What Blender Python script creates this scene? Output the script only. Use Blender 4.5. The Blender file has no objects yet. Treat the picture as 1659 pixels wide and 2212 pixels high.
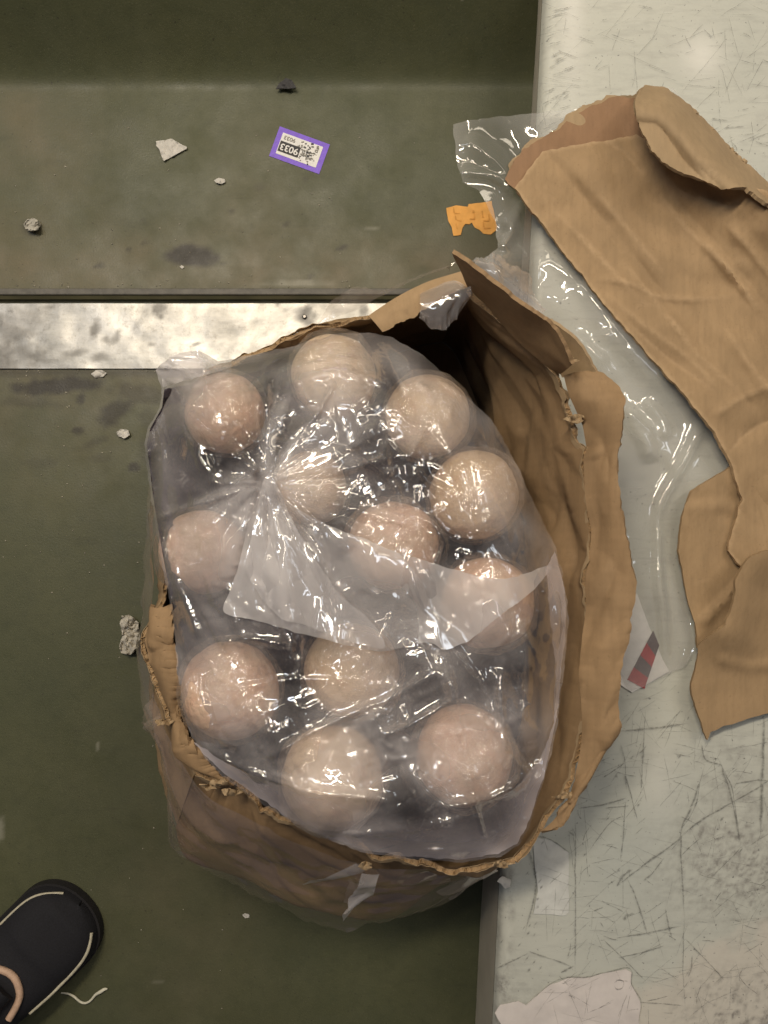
import bpy, bmesh, math, random
import numpy as np
from mathutils import Vector, geometry

random.seed(7); RNG = np.random.default_rng(7)
SC = bpy.context.scene
COL = SC.collection

# ------------------------------------------------------------------ camera
H = 1.10                      # camera height over the floor (m)
FP = 1663.7                   # focal length in measuring units
CX, CY = 829.5, 1106.0
ZT = 0.17                     # table top height
cam = bpy.data.cameras.new('camera'); camo = bpy.data.objects.new('camera', cam); COL.objects.link(camo)
camo.location = (0, 0, H); camo.rotation_euler = (0, 0, 0)
cam.sensor_fit = 'HORIZONTAL'; cam.sensor_width = 36; cam.lens = 36*FP/1659
cam.clip_start = 0.01; cam.clip_end = 60
SC.camera = camo

# ------------------------------------------------------------------ light
w = bpy.data.worlds.new('World'); SC.world = w; w.use_nodes = True
bg = w.node_tree.nodes['Background']
bg.inputs[0].default_value = (0.92, 0.87, 0.98, 1); bg.inputs[1].default_value = 0.05
def area(name, loc, aim, sx, sy, power, col):
    l = bpy.data.lights.new(name, 'AREA'); l.shape = 'RECTANGLE'; l.size = sx; l.size_y = sy
    l.energy = power; l.color = col
    o = bpy.data.objects.new(name, l); COL.objects.link(o); o.location = loc
    o.rotation_euler = (Vector(aim)-Vector(loc)).to_track_quat('-Z', 'Y').to_euler()
    return o
area('ceiling_lamp_warm', (-0.50, 0.90, 2.15), (-0.05, 0.1, 0.1), 0.9, 0.12, 28, (1.0, 0.86, 0.66))
area('ceiling_lamp_side', (1.30, 1.05, 2.30), (0.2, 0, 0.1), 0.12, 0.9, 9, (1.0, 0.89, 0.74))
area('ceiling_lamp_cool', (-1.45, 0.75, 2.6), (-0.1, 0, 0.1), 0.10, 0.6, 6, (0.80, 0.88, 1.0))
area('glint_lamp_far', (0.95, 1.70, 2.6), (0, 0, 0.1), 0.5, 0.08, 5, (1.0, 0.86, 0.66))  # unseen small lamps from here on, added for sparkle on the plastic
area('glint_lamp_back', (-0.80, 2.10, 2.6), (0, 0, 0.1), 0.5, 0.08, 4, (1.0, 0.90, 0.76))
area('glint_lamp_mid', (0.75, 0.65, 2.7), (0, 0, 0.1), 0.05, 0.4, 3, (1.0, 0.90, 0.78))
area('glint_lamp_left', (-0.65, 0.30, 2.7), (0, 0, 0.1), 0.4, 0.05, 2, (0.86, 0.92, 1.0))
for k, (lx, ly) in enumerate([(3.4, 0.9), (2.6, 2.4), (0.3, 3.4), (-2.3, 2.6), (-3.2, 1.4), (1.3, 2.6), (2.4, 1.1), (-1.9, 1.6)]):   # unseen strip lamps added for glints on the film's steep sides
    area('glint_lamp_row', (lx, ly, 2.9), (lx*.3, ly*.3, 0.1), 1.2, 0.20, 3.4, (1.0, 0.88, 0.70) if k % 3 else (0.84, 0.91, 1.0))
vs = SC.view_settings; vs.view_transform = 'Standard'; vs.look = 'None'; vs.exposure = 0.32; vs.gamma = 1
SC.render.engine = 'CYCLES'
SC.cycles.max_bounces = 5; SC.cycles.diffuse_bounces = 3; SC.cycles.glossy_bounces = 2; SC.cycles.transparent_max_bounces = 14
SC.cycles.use_adaptive_sampling = True; SC.cycles.adaptive_threshold = 0.03
SC.cycles.use_denoising = True
SC.cycles.sample_clamp_indirect = 6.0
SC.cycles.caustics_reflective = False; SC.cycles.caustics_refractive = False

# ------------------------------------------------------------------ helpers
def P(x, y, z):
    d = H - z
    return ((x-CX)*d/FP, -(y-CY)*d/FP, z)
def Pn(x, y, z):
    x = np.asarray(x, float); y = np.asarray(y, float); z = np.asarray(z, float) + 0*x
    d = H - z
    return np.stack([(x-CX)*d/FP, -(y-CY)*d/FP, z], -1)

def _hash(ix, iy, iz, s):
    h = (ix.astype(np.int64)*374761393 + iy.astype(np.int64)*668265263 + iz.astype(np.int64)*2147483647 + s*1274126177) & 0xffffffff
    h = ((h ^ (h >> 13)) * 1274126177) & 0xffffffff
    h = ((h ^ (h >> 16)) * 2246822519) & 0xffffffff
    return ((h ^ (h >> 15)) & 0xffffff) / float(0xffffff)
def vn(x, y, z=0.0, s=0):
    x = np.asarray(x, float); y = np.asarray(y, float)+0*x; z = np.asarray(z, float)+0*x
    ix, iy, iz = np.floor(x), np.floor(y), np.floor(z)
    fx, fy, fz = x-ix, y-iy, z-iz
    fx = fx*fx*fx*(fx*(fx*6-15)+10); fy = fy*fy*fy*(fy*(fy*6-15)+10); fz = fz*fz*fz*(fz*(fz*6-15)+10)
    r = 0
    for dx in (0, 1):
        for dy in (0, 1):
            for dz in (0, 1):
                r = r + _hash(ix+dx, iy+dy, iz+dz, s)*(fx if dx else 1-fx)*(fy if dy else 1-fy)*(fz if dz else 1-fz)
    return r*2-1
def fbm(x, y, z=0.0, o=4, s=0):
    r = 0; a = 1.0; f = 1.0
    for k in range(o):
        r = r + a*vn(np.asarray(x)*f, np.asarray(y)*f, np.asarray(z)*f, s+k*17); a *= .5; f *= 2.03
    return r
def ridged(x, y, z=0.0, o=4, s=0):
    r = 0; a = 1.0; f = 1.0
    for k in range(o):
        r = r + a*(1-np.abs(vn(np.asarray(x)*f, np.asarray(y)*f, np.asarray(z)*f, s+k*31))*2); a *= .5; f *= 2.1
    return r

def tag(o, label=None, cat=None, group=None, kind=None):
    if label: o['label'] = label
    if cat: o['category'] = cat
    if group: o['group'] = group
    if kind: o['kind'] = kind
    return o
def empty(name, loc=(0, 0, 0)):
    o = bpy.data.objects.new(name, None); COL.objects.link(o); o.location = loc; o.empty_display_size = .02
    return o
def link(name, me, mat, parent=None, smooth=True):
    o = bpy.data.objects.new(name, me); COL.objects.link(o)
    if mat: me.materials.append(mat)
    if smooth and len(me.polygons): me.polygons.foreach_set('use_smooth', [True]*len(me.polygons))
    if parent is not None:
        o.parent = parent
        o.matrix_parent_inverse = parent.matrix_basis.inverted()
    return o
def mesh(name, V, F):
    me = bpy.data.meshes.new(name); me.from_pydata([tuple(map(float, v)) for v in V], [], [tuple(map(int, f)) for f in F]); me.update()
    return me
def solid(o, t, off=0.0):
    m = o.modifiers.new('thickness', 'SOLIDIFY'); m.thickness = t; m.offset = off
    e = o.modifiers.new('crisp', 'EDGE_SPLIT'); e.split_angle = math.radians(55); return o
def bev(o, wd, seg=2):
    m = o.modifiers.new('bevel', 'BEVEL'); m.width = wd; m.segments = seg; m.limit_method = 'ANGLE'; return o

def dens(pts, step, jit=0.0, s=0, closed=True, sm=False):
    """densify a polyline; jit = torn-edge roughness in units"""
    pts = np.array(pts, float)
    if sm:
        n = len(pts); out = []
        for i in range(n if closed else n-1):
            p0, p1, p2, p3 = pts[(i-1) % n] if closed or i > 0 else pts[i], pts[i], pts[(i+1) % n], pts[(i+2) % n] if closed or i+2 < n else pts[i+1]
            for t in np.linspace(0, 1, 8, endpoint=False):
                out.append(.5*((2*p1)+(-p0+p2)*t+(2*p0-5*p1+4*p2-p3)*t*t+(-p0+3*p1-3*p2+p3)*t**3))
        if not closed: out.append(pts[-1])
        pts = np.array(out)
    out = []; n = len(pts)
    for i in range(n if closed else n-1):
        a, b = pts[i], pts[(i+1) % n]; L = np.linalg.norm((b-a)[:2]); k = max(1, int(round(L/step)))
        for t in range(k): out.append(a+(b-a)*t/k)
    if not closed: out.append(pts[-1])
    out = np.array(out)
    if jit > 0:
        d = np.roll(out, -1, 0)-np.roll(out, 1, 0)
        nn = np.stack([d[:, 1], -d[:, 0]], -1); nn /= np.maximum(1e-6, np.linalg.norm(nn, axis=1))[:, None]
        q = fbm(out[:, 0]/22, out[:, 1]/22, 0, 4, s)
        out[:, :2] = out[:, :2] + nn*(q*jit)[:, None]
    return out
def inside(px, py, poly):
    r = np.zeros(len(px), bool); n = len(poly); j = n-1
    for i in range(n):
        xi, yi = poly[i][:2]; xj, yj = poly[j][:2]
        if yi != yj:
            c = ((yi > py) != (yj > py)) & (px < (xj-xi)*(py-yi)/(yj-yi)+xi)
            r ^= c
        j = i
    return r
def cdt(outline, step):
    o = np.array(outline)[:, :2]
    x0, y0 = o.min(0); x1, y1 = o.max(0)
    gx, gy = np.meshgrid(np.arange(x0, x1, step), np.arange(y0, y1, step*.87))
    gx = gx + (np.arange(gx.shape[0]) % 2)[:, None]*step*.5
    gx = gx.ravel()+RNG.uniform(-.18, .18, gx.size)*step; gy = gy.ravel()+RNG.uniform(-.18, .18, gy.size)*step
    m = inside(gx, gy, o); gx, gy = gx[m], gy[m]
    # drop points hugging the outline
    keep = np.ones(len(gx), bool)
    for i in range(0, len(gx), 4000):
        d = ((gx[i:i+4000, None]-o[None, :, 0])**2+(gy[i:i+4000, None]-o[None, :, 1])**2).min(1)
        keep[i:i+4000] = d > (step*.55)**2
    gx, gy = gx[keep], gy[keep]
    vs_ = [Vector((a, b)) for a, b in o]+[Vector((a, b)) for a, b in zip(gx, gy)]
    n = len(o)
    r = geometry.delaunay_2d_cdt(vs_, [(i, (i+1) % n) for i in range(n)], [], 1, 1e-5)
    V = np.array([(v.x, v.y) for v in r[0]])
    F = np.array([f for f in r[2] if len(f) == 3])
    # make triangles face up in the world (y is flipped when placed)
    a, b, c = V[F[:, 0]], V[F[:, 1]], V[F[:, 2]]
    cr = (b[:, 0]-a[:, 0])*(c[:, 1]-a[:, 1])-(b[:, 1]-a[:, 1])*(c[:, 0]-a[:, 0])
    F[cr > 0] = F[cr > 0][:, ::-1]
    return V, F
def sheet(name, outline, zf, mat, step=9, jit=0, parent=None, thick=0, s=0, sm=False, ostep=None):
    ol = dens(outline, ostep or step*.8, jit, s, True, sm)
    V, F = cdt(ol, step)
    z = zf(V[:, 0], V[:, 1])
    me = mesh(name, Pn(V[:, 0], V[:, 1], z), F)
    o = link(name, me, mat, parent)
    if thick: solid(o, thick)
    return o
def seg_d(x, y, pts):
    """distance to a polyline and the running parameter 0..1"""
    best = np.full(np.shape(x), 1e9); tt = np.zeros(np.shape(x)); n = len(pts)-1
    for i in range(n):
        ax, ay = pts[i][:2]; bx, by = pts[i+1][:2]
        dx, dy = bx-ax, by-ay; L = dx*dx+dy*dy
        t = np.clip(((x-ax)*dx+(y-ay)*dy)/L, 0, 1)
        d = np.hypot(x-ax-t*dx, y-ay-t*dy)
        m = d < best
        best = np.where(m, d, best); tt = np.where(m, (i+t)/n, tt)
    return best, tt
def ridge(x, y, pts, wd, amp):
    d, t = seg_d(x, y, pts)
    return amp*np.exp(-(d/wd)**2)*np.clip(4*t*(1-t)*2.5, 0, 1)
def blob(x, y, cx, cy, rx, ry, ang=0, soft=.35, s=0, warp=.25):
    out = np.zeros(np.shape(x)); rm = max(rx, ry)*2.2+4
    m = (np.abs(x-cx) < rm) & (np.abs(y-cy) < rm)
    if not m.any(): return out
    x, y = x[m], y[m]
    c, si = math.cos(math.radians(ang)), math.sin(math.radians(ang))
    u = ((x-cx)*c+(y-cy)*si)/rx; v = (-(x-cx)*si+(y-cy)*c)/ry
    r = np.hypot(u, v)+warp*fbm(x/18+cx, y/18, 0, 3, s)
    out[m] = np.clip((1+soft/2-r)/soft, 0, 1)
    return out
def crease(x, y, z, pts, wd, amp, kind=1.5):
    """a fold line: sharp-topped (kind near 1) or rounded (kind 2), added in place"""
    p = np.array(pts, float); lo = p.min(0)-wd*3.2; hi = p.max(0)+wd*3.2
    m = np.nonzero((x > lo[0]) & (x < hi[0]) & (y > lo[1]) & (y < hi[1]))[0]
    if len(m) == 0: return
    d, t = seg_d(x[m], y[m], p)
    env = np.clip(np.minimum(t, 1-t)*5, 0, 1)
    z[m] += amp*env*np.exp(-(d/wd)**kind)

def facets(x, y, sp, amp, seed, asp=1.0, ang=0.0):
    """crumpled-sheet relief: flat facets meeting in straight creases (asp > 1 draws them out along ang)"""
    x = np.asarray(x, float); y = np.asarray(y, float); shp = x.shape; x = x.ravel(); y = y.ravel()
    c, si = math.cos(math.radians(ang)), math.sin(math.radians(ang))
    u = (x*c+y*si)/asp; v = -x*si+y*c
    rg = np.random.default_rng(seed); u0, u1, v0, v1 = u.min()-sp*2, u.max()+sp*2, v.min()-sp*2, v.max()+sp*2
    gu, gv = np.meshgrid(np.arange(u0, u1, sp), np.arange(v0, v1, sp)); gu = gu.ravel()+rg.uniform(-.48, .48, gu.size)*sp; gv = gv.ravel()+rg.uniform(-.48, .48, gv.size)*sp
    hz = np.clip(rg.normal(size=gu.size), -1.8, 1.8)*amp
    r = geometry.delaunay_2d_cdt([Vector((a, b)) for a, b in zip(gu, gv)], [], [], 0, 1e-6)
    pv = np.array([(q.x, q.y) for q in r[0]]); ph = np.array([hz[o[0]] if len(o) else 0 for o in r[3]])
    st = sp/9; nu, nv = int((u1-u0)/st)+2, int((v1-v0)/st)+2; G = np.zeros((nv, nu))
    for t in r[2]:
        a, b, d = pv[t[0]], pv[t[1]], pv[t[2]]; den = (b[1]-d[1])*(a[0]-d[0])+(d[0]-b[0])*(a[1]-d[1])
        if abs(den) < 1e-9: continue
        i0, i1 = max(0, int((min(a[0], b[0], d[0])-u0)/st)), min(nu, int((max(a[0], b[0], d[0])-u0)/st)+2)
        j0, j1 = max(0, int((min(a[1], b[1], d[1])-v0)/st)), min(nv, int((max(a[1], b[1], d[1])-v0)/st)+2)
        if i0 >= i1 or j0 >= j1: continue
        U_, V_ = np.meshgrid(u0+st*np.arange(i0, i1), v0+st*np.arange(j0, j1))
        l0 = ((b[1]-d[1])*(U_-d[0])+(d[0]-b[0])*(V_-d[1]))/den; l1 = ((d[1]-a[1])*(U_-d[0])+(a[0]-d[0])*(V_-d[1]))/den; l2 = 1-l0-l1
        m = (l0 > -.001) & (l1 > -.001) & (l2 > -.001)
        G[j0:j1, i0:i1][m] = (l0*ph[t[0]]+l1*ph[t[1]]+l2*ph[t[2]])[m]
    a, b = np.clip((v-v0)/st, 0, nv-1.001), np.clip((u-u0)/st, 0, nu-1.001); ai, bi = a.astype(int), b.astype(int); fa, fb = a-ai, b-bi
    return ((G[ai, bi]*(1-fb)+G[ai, bi+1]*fb)*(1-fa)+(G[ai+1, bi]*(1-fb)+G[ai+1, bi+1]*fb)*fa).reshape(shp)

# ------------------------------------------------------------------ materials
class N:
    def __init__(s, name):
        s.m = bpy.data.materials.new(name); s.m.use_nodes = True
        s.t = s.m.node_tree; s.t.nodes.clear(); s.out = s.add('ShaderNodeOutputMaterial')
    def add(s, t, **k):
        n = s.t.nodes.new(t)
        for a, b in k.items(): setattr(n, a, b)
        return n
    def put(s, sock, v):
        if hasattr(v, 'node'): s.t.links.new(v, sock)
        elif v is not None:
            if isinstance(v, tuple) and len(v) == 3 and sock.type == 'RGBA': v = (*v, 1)
            sock.default_value = v
    def coord(s, scale=(1, 1, 1), rot=(0, 0, 0)):
        tc = s.add('ShaderNodeTexCoord'); mp = s.add('ShaderNodeMapping')
        s.t.links.new(tc.outputs['Object'], mp.inputs[0]); mp.inputs['Scale'].default_value = scale; mp.inputs['Rotation'].default_value = rot
        return mp.outputs[0]
    def noise(s, scale, detail=4, rough=.55, vec=None, dist=0.0):
        n = s.add('ShaderNodeTexNoise'); n.inputs['Scale'].default_value = scale; n.inputs['Detail'].default_value = detail
        n.inputs['Roughness'].default_value = rough; n.inputs['Distortion'].default_value = dist
        s.put(n.inputs['Vector'], vec if vec is not None else s.coord()); return n.outputs['Fac']
    def voro(s, scale, feature='F1', vec=None, out='Distance', rnd=1.0):
        n = s.add('ShaderNodeTexVoronoi'); n.feature = feature; n.inputs['Scale'].default_value = scale
        n.inputs['Randomness'].default_value = rnd
        s.put(n.inputs['Vector'], vec if vec is not None else s.coord()); return n.outputs[out]
    def ramp(s, f, a, b, lo=0.0, hi=1.0):
        n = s.add('ShaderNodeMapRange'); s.put(n.inputs[0], f); n.inputs[1].default_value = a; n.inputs[2].default_value = b
        n.inputs[3].default_value = lo; n.inputs[4].default_value = hi; return n.outputs[0]
    def math(s, op, a, b=None):
        n = s.add('ShaderNodeMath', operation=op); s.put(n.inputs[0], a); s.put(n.inputs[1], b); return n.outputs[0]
    def mix(s, f, a, b, bt='MIX'):
        n = s.add('ShaderNodeMix', data_type='RGBA', blend_type=bt); s.put(n.inputs[0], f); s.put(n.inputs[6], a); s.put(n.inputs[7], b); return n.outputs[2]
    def attr(s, name):
        n = s.add('ShaderNodeAttribute', attribute_name=name); return n.outputs['Fac']
    def bump(s, h, strength, dist=.002, nrm=None):
        n = s.add('ShaderNodeBump'); s.put(n.inputs['Height'], h); n.inputs['Strength'].default_value = strength; n.inputs['Distance'].default_value = dist
        if nrm is not None: s.put(n.inputs['Normal'], nrm)
        return n.outputs[0]
    def pbsdf(s, col, rough=.5, metal=0.0, nrm=None, spec=.5, **k):
        p = s.add('ShaderNodeBsdfPrincipled'); s.put(p.inputs['Base Color'], col); s.put(p.inputs['Roughness'], rough); s.put(p.inputs['Metallic'], metal)
        p.inputs['Specular IOR Level'].default_value = spec
        if nrm is not None: s.put(p.inputs['Normal'], nrm)
        for a, b in k.items(): s.put(p.inputs[a.replace('_', ' ')], b)
        s.p = p; return p.outputs[0]
    def done(s, sh):
        s.t.links.new(sh, s.out.inputs[0]); return s.m
def plain(name, col, rough=.6, nscale=120, var=.18, bumpd=.0006, metal=0.0, spec=.4):
    n = N(name); f = n.noise(nscale, 5, .6)
    dark = tuple(c*(1-var) for c in col); lite = tuple(min(1, c*(1+var)) for c in col)
    return n.done(n.pbsdf(n.mix(n.ramp(f, .3, .7), dark, lite), rough, metal, n.bump(f, .5, bumpd), spec))

def m_cardboard(name, col=(.325, .222, .124), rot=0.0, stripes=.07, wear_highlight=.5):
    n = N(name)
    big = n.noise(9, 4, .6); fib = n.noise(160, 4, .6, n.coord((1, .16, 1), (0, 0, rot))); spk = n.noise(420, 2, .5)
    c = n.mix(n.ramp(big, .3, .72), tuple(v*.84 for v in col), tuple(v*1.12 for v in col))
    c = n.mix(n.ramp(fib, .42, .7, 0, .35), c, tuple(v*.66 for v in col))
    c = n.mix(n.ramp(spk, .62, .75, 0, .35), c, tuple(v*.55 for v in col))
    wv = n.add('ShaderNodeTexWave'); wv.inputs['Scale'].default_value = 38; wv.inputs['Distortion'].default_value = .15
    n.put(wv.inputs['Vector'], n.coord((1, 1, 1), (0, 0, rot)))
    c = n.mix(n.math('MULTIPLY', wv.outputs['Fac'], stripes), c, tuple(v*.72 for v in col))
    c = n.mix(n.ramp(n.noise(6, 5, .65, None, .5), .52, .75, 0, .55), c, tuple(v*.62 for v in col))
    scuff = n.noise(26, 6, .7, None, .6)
    c = n.mix(n.ramp(scuff, .60, .74, 0, wear_highlight*.5), c, tuple(min(1, v*1.32+.03) for v in col))
    c = n.mix(n.math('MULTIPLY', n.attr('wear_highlight'), n.ramp(n.noise(150, 3, .6), .35, .6, .2, .8)), c, tuple(min(1, v*1.45+.03) for v in col))  # lightens worn edges and the painted crease highlights
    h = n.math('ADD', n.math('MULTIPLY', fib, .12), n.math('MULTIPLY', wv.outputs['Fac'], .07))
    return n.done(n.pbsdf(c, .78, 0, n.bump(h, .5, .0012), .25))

def m_film(name, haze=.14, hcol=(.80, .78, .82), rough=.07, refl=.07, edge=.55, bscale=60, bstr=.35, fine=.2, tint=(.99, .985, .985), hv=.6, bdist=.02, hs=7, fade=False):
    """thin clear polythene: mostly see-through, mirror-like glints, a little milky scatter"""
    n = N(name)
    tc = n.coord()
    nz = n.noise(bscale, 2 if fine < .3 else 3, .5+fine*.4, tc, 1.4)
    h = n.math('ABSOLUTE', n.math('SUBTRACT', nz, .5))
    nrm = n.bump(h, bstr, bdist)
    lw = n.add('ShaderNodeLayerWeight'); lw.inputs[0].default_value = .5; n.put(lw.inputs['Normal'], nrm)
    fac = n.math('POWER', lw.outputs['Facing'], 3.0)
    rf = n.math('ADD', n.math('MULTIPLY', fac, edge), refl)
    tr = n.add('ShaderNodeBsdfTransparent'); n.put(tr.inputs[0], tint)
    gl = n.add('ShaderNodeBsdfGlossy'); gl.inputs['Roughness'].default_value = rough; n.put(gl.inputs['Normal'], nrm); n.put(gl.inputs[0], (1, 1, 1))
    df = n.add('ShaderNodeBsdfDiffuse'); n.put(df.inputs[0], hcol); n.put(df.inputs['Normal'], nrm)
    tl = n.add('ShaderNodeBsdfTranslucent'); n.put(tl.inputs[0], hcol)
    sc_ = n.add('ShaderNodeMixShader'); sc_.inputs[0].default_value = .35; n.t.links.new(df.outputs[0], sc_.inputs[1]); n.t.links.new(tl.outputs[0], sc_.inputs[2])
    hz = n.noise(hs, 1, .5, tc)
    hf = n.math('ADD', n.math('MULTIPLY', n.ramp(hz, .35, .7, 1-hv, 1+hv), haze), n.math('MULTIPLY', fac, haze*1.2))
    if fade:
        fa = n.attr('fade'); hf = n.math('MULTIPLY', hf, fa); rf = n.math('MULTIPLY', rf, fa)
    m1 = n.add('ShaderNodeMixShader'); n.put(m1.inputs[0], hf); n.t.links.new(tr.outputs[0], m1.inputs[1]); n.t.links.new(sc_.outputs[0], m1.inputs[2])
    m2 = n.add('ShaderNodeMixShader'); n.put(m2.inputs[0], rf); n.t.links.new(m1.outputs[0], m2.inputs[1]); n.t.links.new(gl.outputs[0], m2.inputs[2])
    return n.done(m2.outputs[0])

def m_floor():
    n = N('green_belt')
    g1, g2, br, dk = (.054, .060, .031), (.076, .079, .040), (.130, .110, .067), (.026, .022, .016)
    c = n.mix(n.ramp(n.noise(5, 5, .6), .3, .7), g1, g2)
    c = n.mix(n.ramp(n.noise(60, 4, .65), .45, .75, 0, .35), c, (.037, .043, .022))
    gf = n.math('MULTIPLY', n.attr('grime'), n.ramp(n.noise(12, 5, .65), .25, .65, .35, 1.0))
    c = n.mix(gf, c, br)
    c = n.mix(n.attr('stain'), c, dk)
    c = n.mix(n.ramp(n.noise(210, 2, .5), .68, .76, 0, .55), c, dk)
    c = n.mix(n.ramp(n.noise(380, 3, .65), .60, .72, 0, .35), c, (.15, .14, .095))
    c = n.mix(n.ramp(n.noise(30, 5, .7, n.coord((.3, 1.5, 1), (0, 0, .2)), .4), .58, .75, 0, .3), c, (.030, .032, .021))
    c = n.mix(n.math('MULTIPLY', n.attr('pale'), .75), c, (.42, .40, .34))
    r = n.ramp(n.noise(16, 4, .6), .3, .7, .42, .66)
    return n.done(n.pbsdf(c, r, 0, n.bump(n.noise(330, 3, .6), .35, .0008), .4))
def m_table():
    n = N('worn_white_paint')
    c = n.mix(n.ramp(n.noise(4, 4, .6), .3, .7), (.40, .41, .37), (.48, .485, .435))
    st = n.noise(70, 5, .7, n.coord((.35, 1.6, 1), (0, 0, .12))); 
    c = n.mix(n.ramp(st, .5, .74, 0, .42), c, (.27, .27, .25))
    c = n.mix(n.ramp(n.noise(26, 6, .7, None, .5), .56, .78, 0, .4), c, (.32, .315, .29))
    c = n.mix(n.math('MULTIPLY', n.attr('warm_light'), .5), c, (.57, .50, .43))  # warm lamplight tint painted into the lower right
    c = n.mix(n.math('MULTIPLY', n.attr('cool_light'), .5), c, (.38, .415, .40))  # cool lamplight tint painted into the middle
    gf = n.math('MULTIPLY', n.attr('grime'), n.ramp(n.noise(90, 5, .75), .38, .62, .15, 1.0))
    c = n.mix(gf, c, (.16, .15, .14))
    c = n.mix(n.ramp(n.noise(260, 2, .5), .69, .74, 0, .7), c, (.10, .10, .10))
    c = n.mix(n.math('MULTIPLY', n.attr('pale'), .7), c, (.68, .67, .63))
    h = n.math('ADD', n.noise(180, 3, .6), n.math('MULTIPLY', st, .8))
    return n.done(n.pbsdf(c, n.ramp(n.noise(30, 4, .6), .3, .7, .42, .62), 0, n.bump(h, .3, .0007), .4))
def m_metal():
    n = N('galvanised_steel')
    b = n.noise(16, 6, .68, None, .3); f = n.noise(75, 5, .7); st = n.noise(40, 4, .6, n.coord((.25, 2.2, 1)))
    c = n.mix(n.ramp(b, .35, .65), (.26, .255, .24), (.36, .35, .33))
    c = n.mix(n.ramp(f, .56, .70, 0, .55), c, (.16, .15, .135))
    c = n.mix(n.ramp(n.noise(240, 3, .6), .60, .70, 0, .5), c, (.22, .20, .18))
    c = n.mix(n.ramp(st, .5, .8, 0, .35), c, (.42, .41, .38))
    c = n.mix(n.attr('stain'), c, (.09, .085, .08))
    r = n.math('ADD', n.ramp(b, .3, .7, .52, .40), n.math('MULTIPLY', n.attr('stain'), .3))
    me = n.math('SUBTRACT', .86, n.math('MULTIPLY', n.attr('stain'), .6))
    return n.done(n.pbsdf(c, r, me, n.bump(n.math('ADD', f, n.math('MULTIPLY', st, .6)), .35, .0008), .5))
def m_ball():
    n = N('ball_flesh'); oi = n.add('ShaderNodeObjectInfo')
    c = n.mix(n.ramp(n.noise(1.6, 5, .65, None, .4), .3, .72), oi.outputs['Color'], (.80, .62, .45))
    c = n.mix(n.ramp(n.noise(3.2, 4, .6), .52, .75, 0, .4), c, (.72, .40, .28))
    c = n.mix(n.ramp(n.noise(1.1, 3, .6), .6, .8, 0, .3), c, (.50, .29, .18))
    return n.done(n.pbsdf(c, .55, 0, n.bump(n.noise(5, 4, .6), .6, .006), .4))
def m_mark(name, col, strength=1.0, scale=220):
    """smear on a thin ribbon: fades to its sides and breaks up"""
    n = N(name); v = n.attr('fade')
    f = n.math('MULTIPLY', n.math('MULTIPLY', v, n.ramp(n.noise(scale, 4, .7), .32, .6, .15, 1.0)), strength)
    tr = n.add('ShaderNodeBsdfTransparent'); d = n.add('ShaderNodeBsdfDiffuse'); n.put(d.inputs[0], col)
    mx = n.add('ShaderNodeMixShader'); n.put(mx.inputs[0], f); n.t.links.new(tr.outputs[0], mx.inputs[1]); n.t.links.new(d.outputs[0], mx.inputs[2])
    return n.done(mx.outputs[0])

M = dict(
    floor=m_floor(), table=m_table(), metal=m_metal(), ball=m_ball(),
    card=m_cardboard('cardboard', rot=.8), card_shade=m_cardboard('cardboard_shaded', (.262, .172, .093), 1.57, .10),  # second one is darker: shade painted in for walls, lip and flaps
    card_ply=m_cardboard('cardboard_ply', (.265, .160, .092), .8, .0, .3), card_pale=m_cardboard('cardboard_torn', (.34, .245, .145), .3, .1, .9),
    flute=plain('cardboard_flute', (.36, .23, .11), .8, 200, .25),
    bag=m_film('bag_film', .20, (.97, .93, .95), .05, .12, .5, 30, .06, .05, hv=.75, hs=11),
    wrap=m_film('cling_film', .10, (1.0, .86, .75), .07, .16, .5, 5, .35, .5, hs=2, bdist=.03),
    tail=m_film('bag_tail_film', .40, (.95, .92, .93), .07, .13, .5, 10, .06, .05, hv=.35),
    side=m_film('bag_side_film', .32, (.92, .84, .88), .07, .08, .5, 10, .06, .05, hv=.4, fade=True),
    fold=m_film('bag_fold_film', .46, (.95, .92, .93), .07, .13, .5, 10, .06, .05, hv=.35, fade=True),
    tfilm=m_film('table_film', .30, (.80, .79, .77), .05, .08, .5, 7, .03, .03),
    owrap=m_film('stretch_film', .10, (.80, .64, .58), .10, .10, .5, 12, .12, .1),
    liner=None, rubber=plain('dark_rubber', (.10, .093, .08), .6, 90, .25), black=plain('black_gap', (.012, .011, .010), .8),
    paper=plain('paper_scrap', (.50, .48, .44), .85, 90, .12, .0012), white=plain('white_print', (.66, .65, .63), .6, 150, .06),
    purple=plain('purple_print', (.17, .085, .55), .5, 150, .15), ink=plain('black_ink', (.02, .019, .022), .6),
    greyink=plain('grey_ink', (.22, .21, .19), .7, 500, .6), orange=plain('orange_paper', (.72, .36, .09), .75, 60, .12),
    orange_ink=plain('orange_ink', (.60, .28, .06), .75), red=plain('red_print', (.33, .035, .04), .5), darkband=plain('dark_print', (.10, .075, .08), .5),
    shoe=plain('black_knit', (.007, .007, .010), .85, 600, .5, .0008), piping=plain('cream_piping', (.40, .37, .28), .6),
    tan=plain('tan_trim', (.46, .31, .22), .6), string=plain('cream_string', (.55, .53, .43), .8), sole=plain('black_rubber_sole', (.010, .009, .010), .7),
    tape=plain('clear_tape', (.52, .53, .51), .35, 60, .10), bolt=plain('bolt_steel', (.16, .15, .14), .35, 90, .3, .0006, .9),
    scratch=m_mark('scratch_mark', (.13, .13, .12), .62), scratch_pale=m_mark('pale_scratch', (.80, .79, .74), .6),
    tside=plain('table_side_paint', (.40, .37, .31), .55, 14, .12),
)
_n = N('dark_liner'); _b = _n.bump(_n.math('ADD', _n.noise(30, 3, .6, None, 1.0), _n.ramp(_n.voro(16, 'DISTANCE_TO_EDGE'), 0, .3)), .6, .008)
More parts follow.
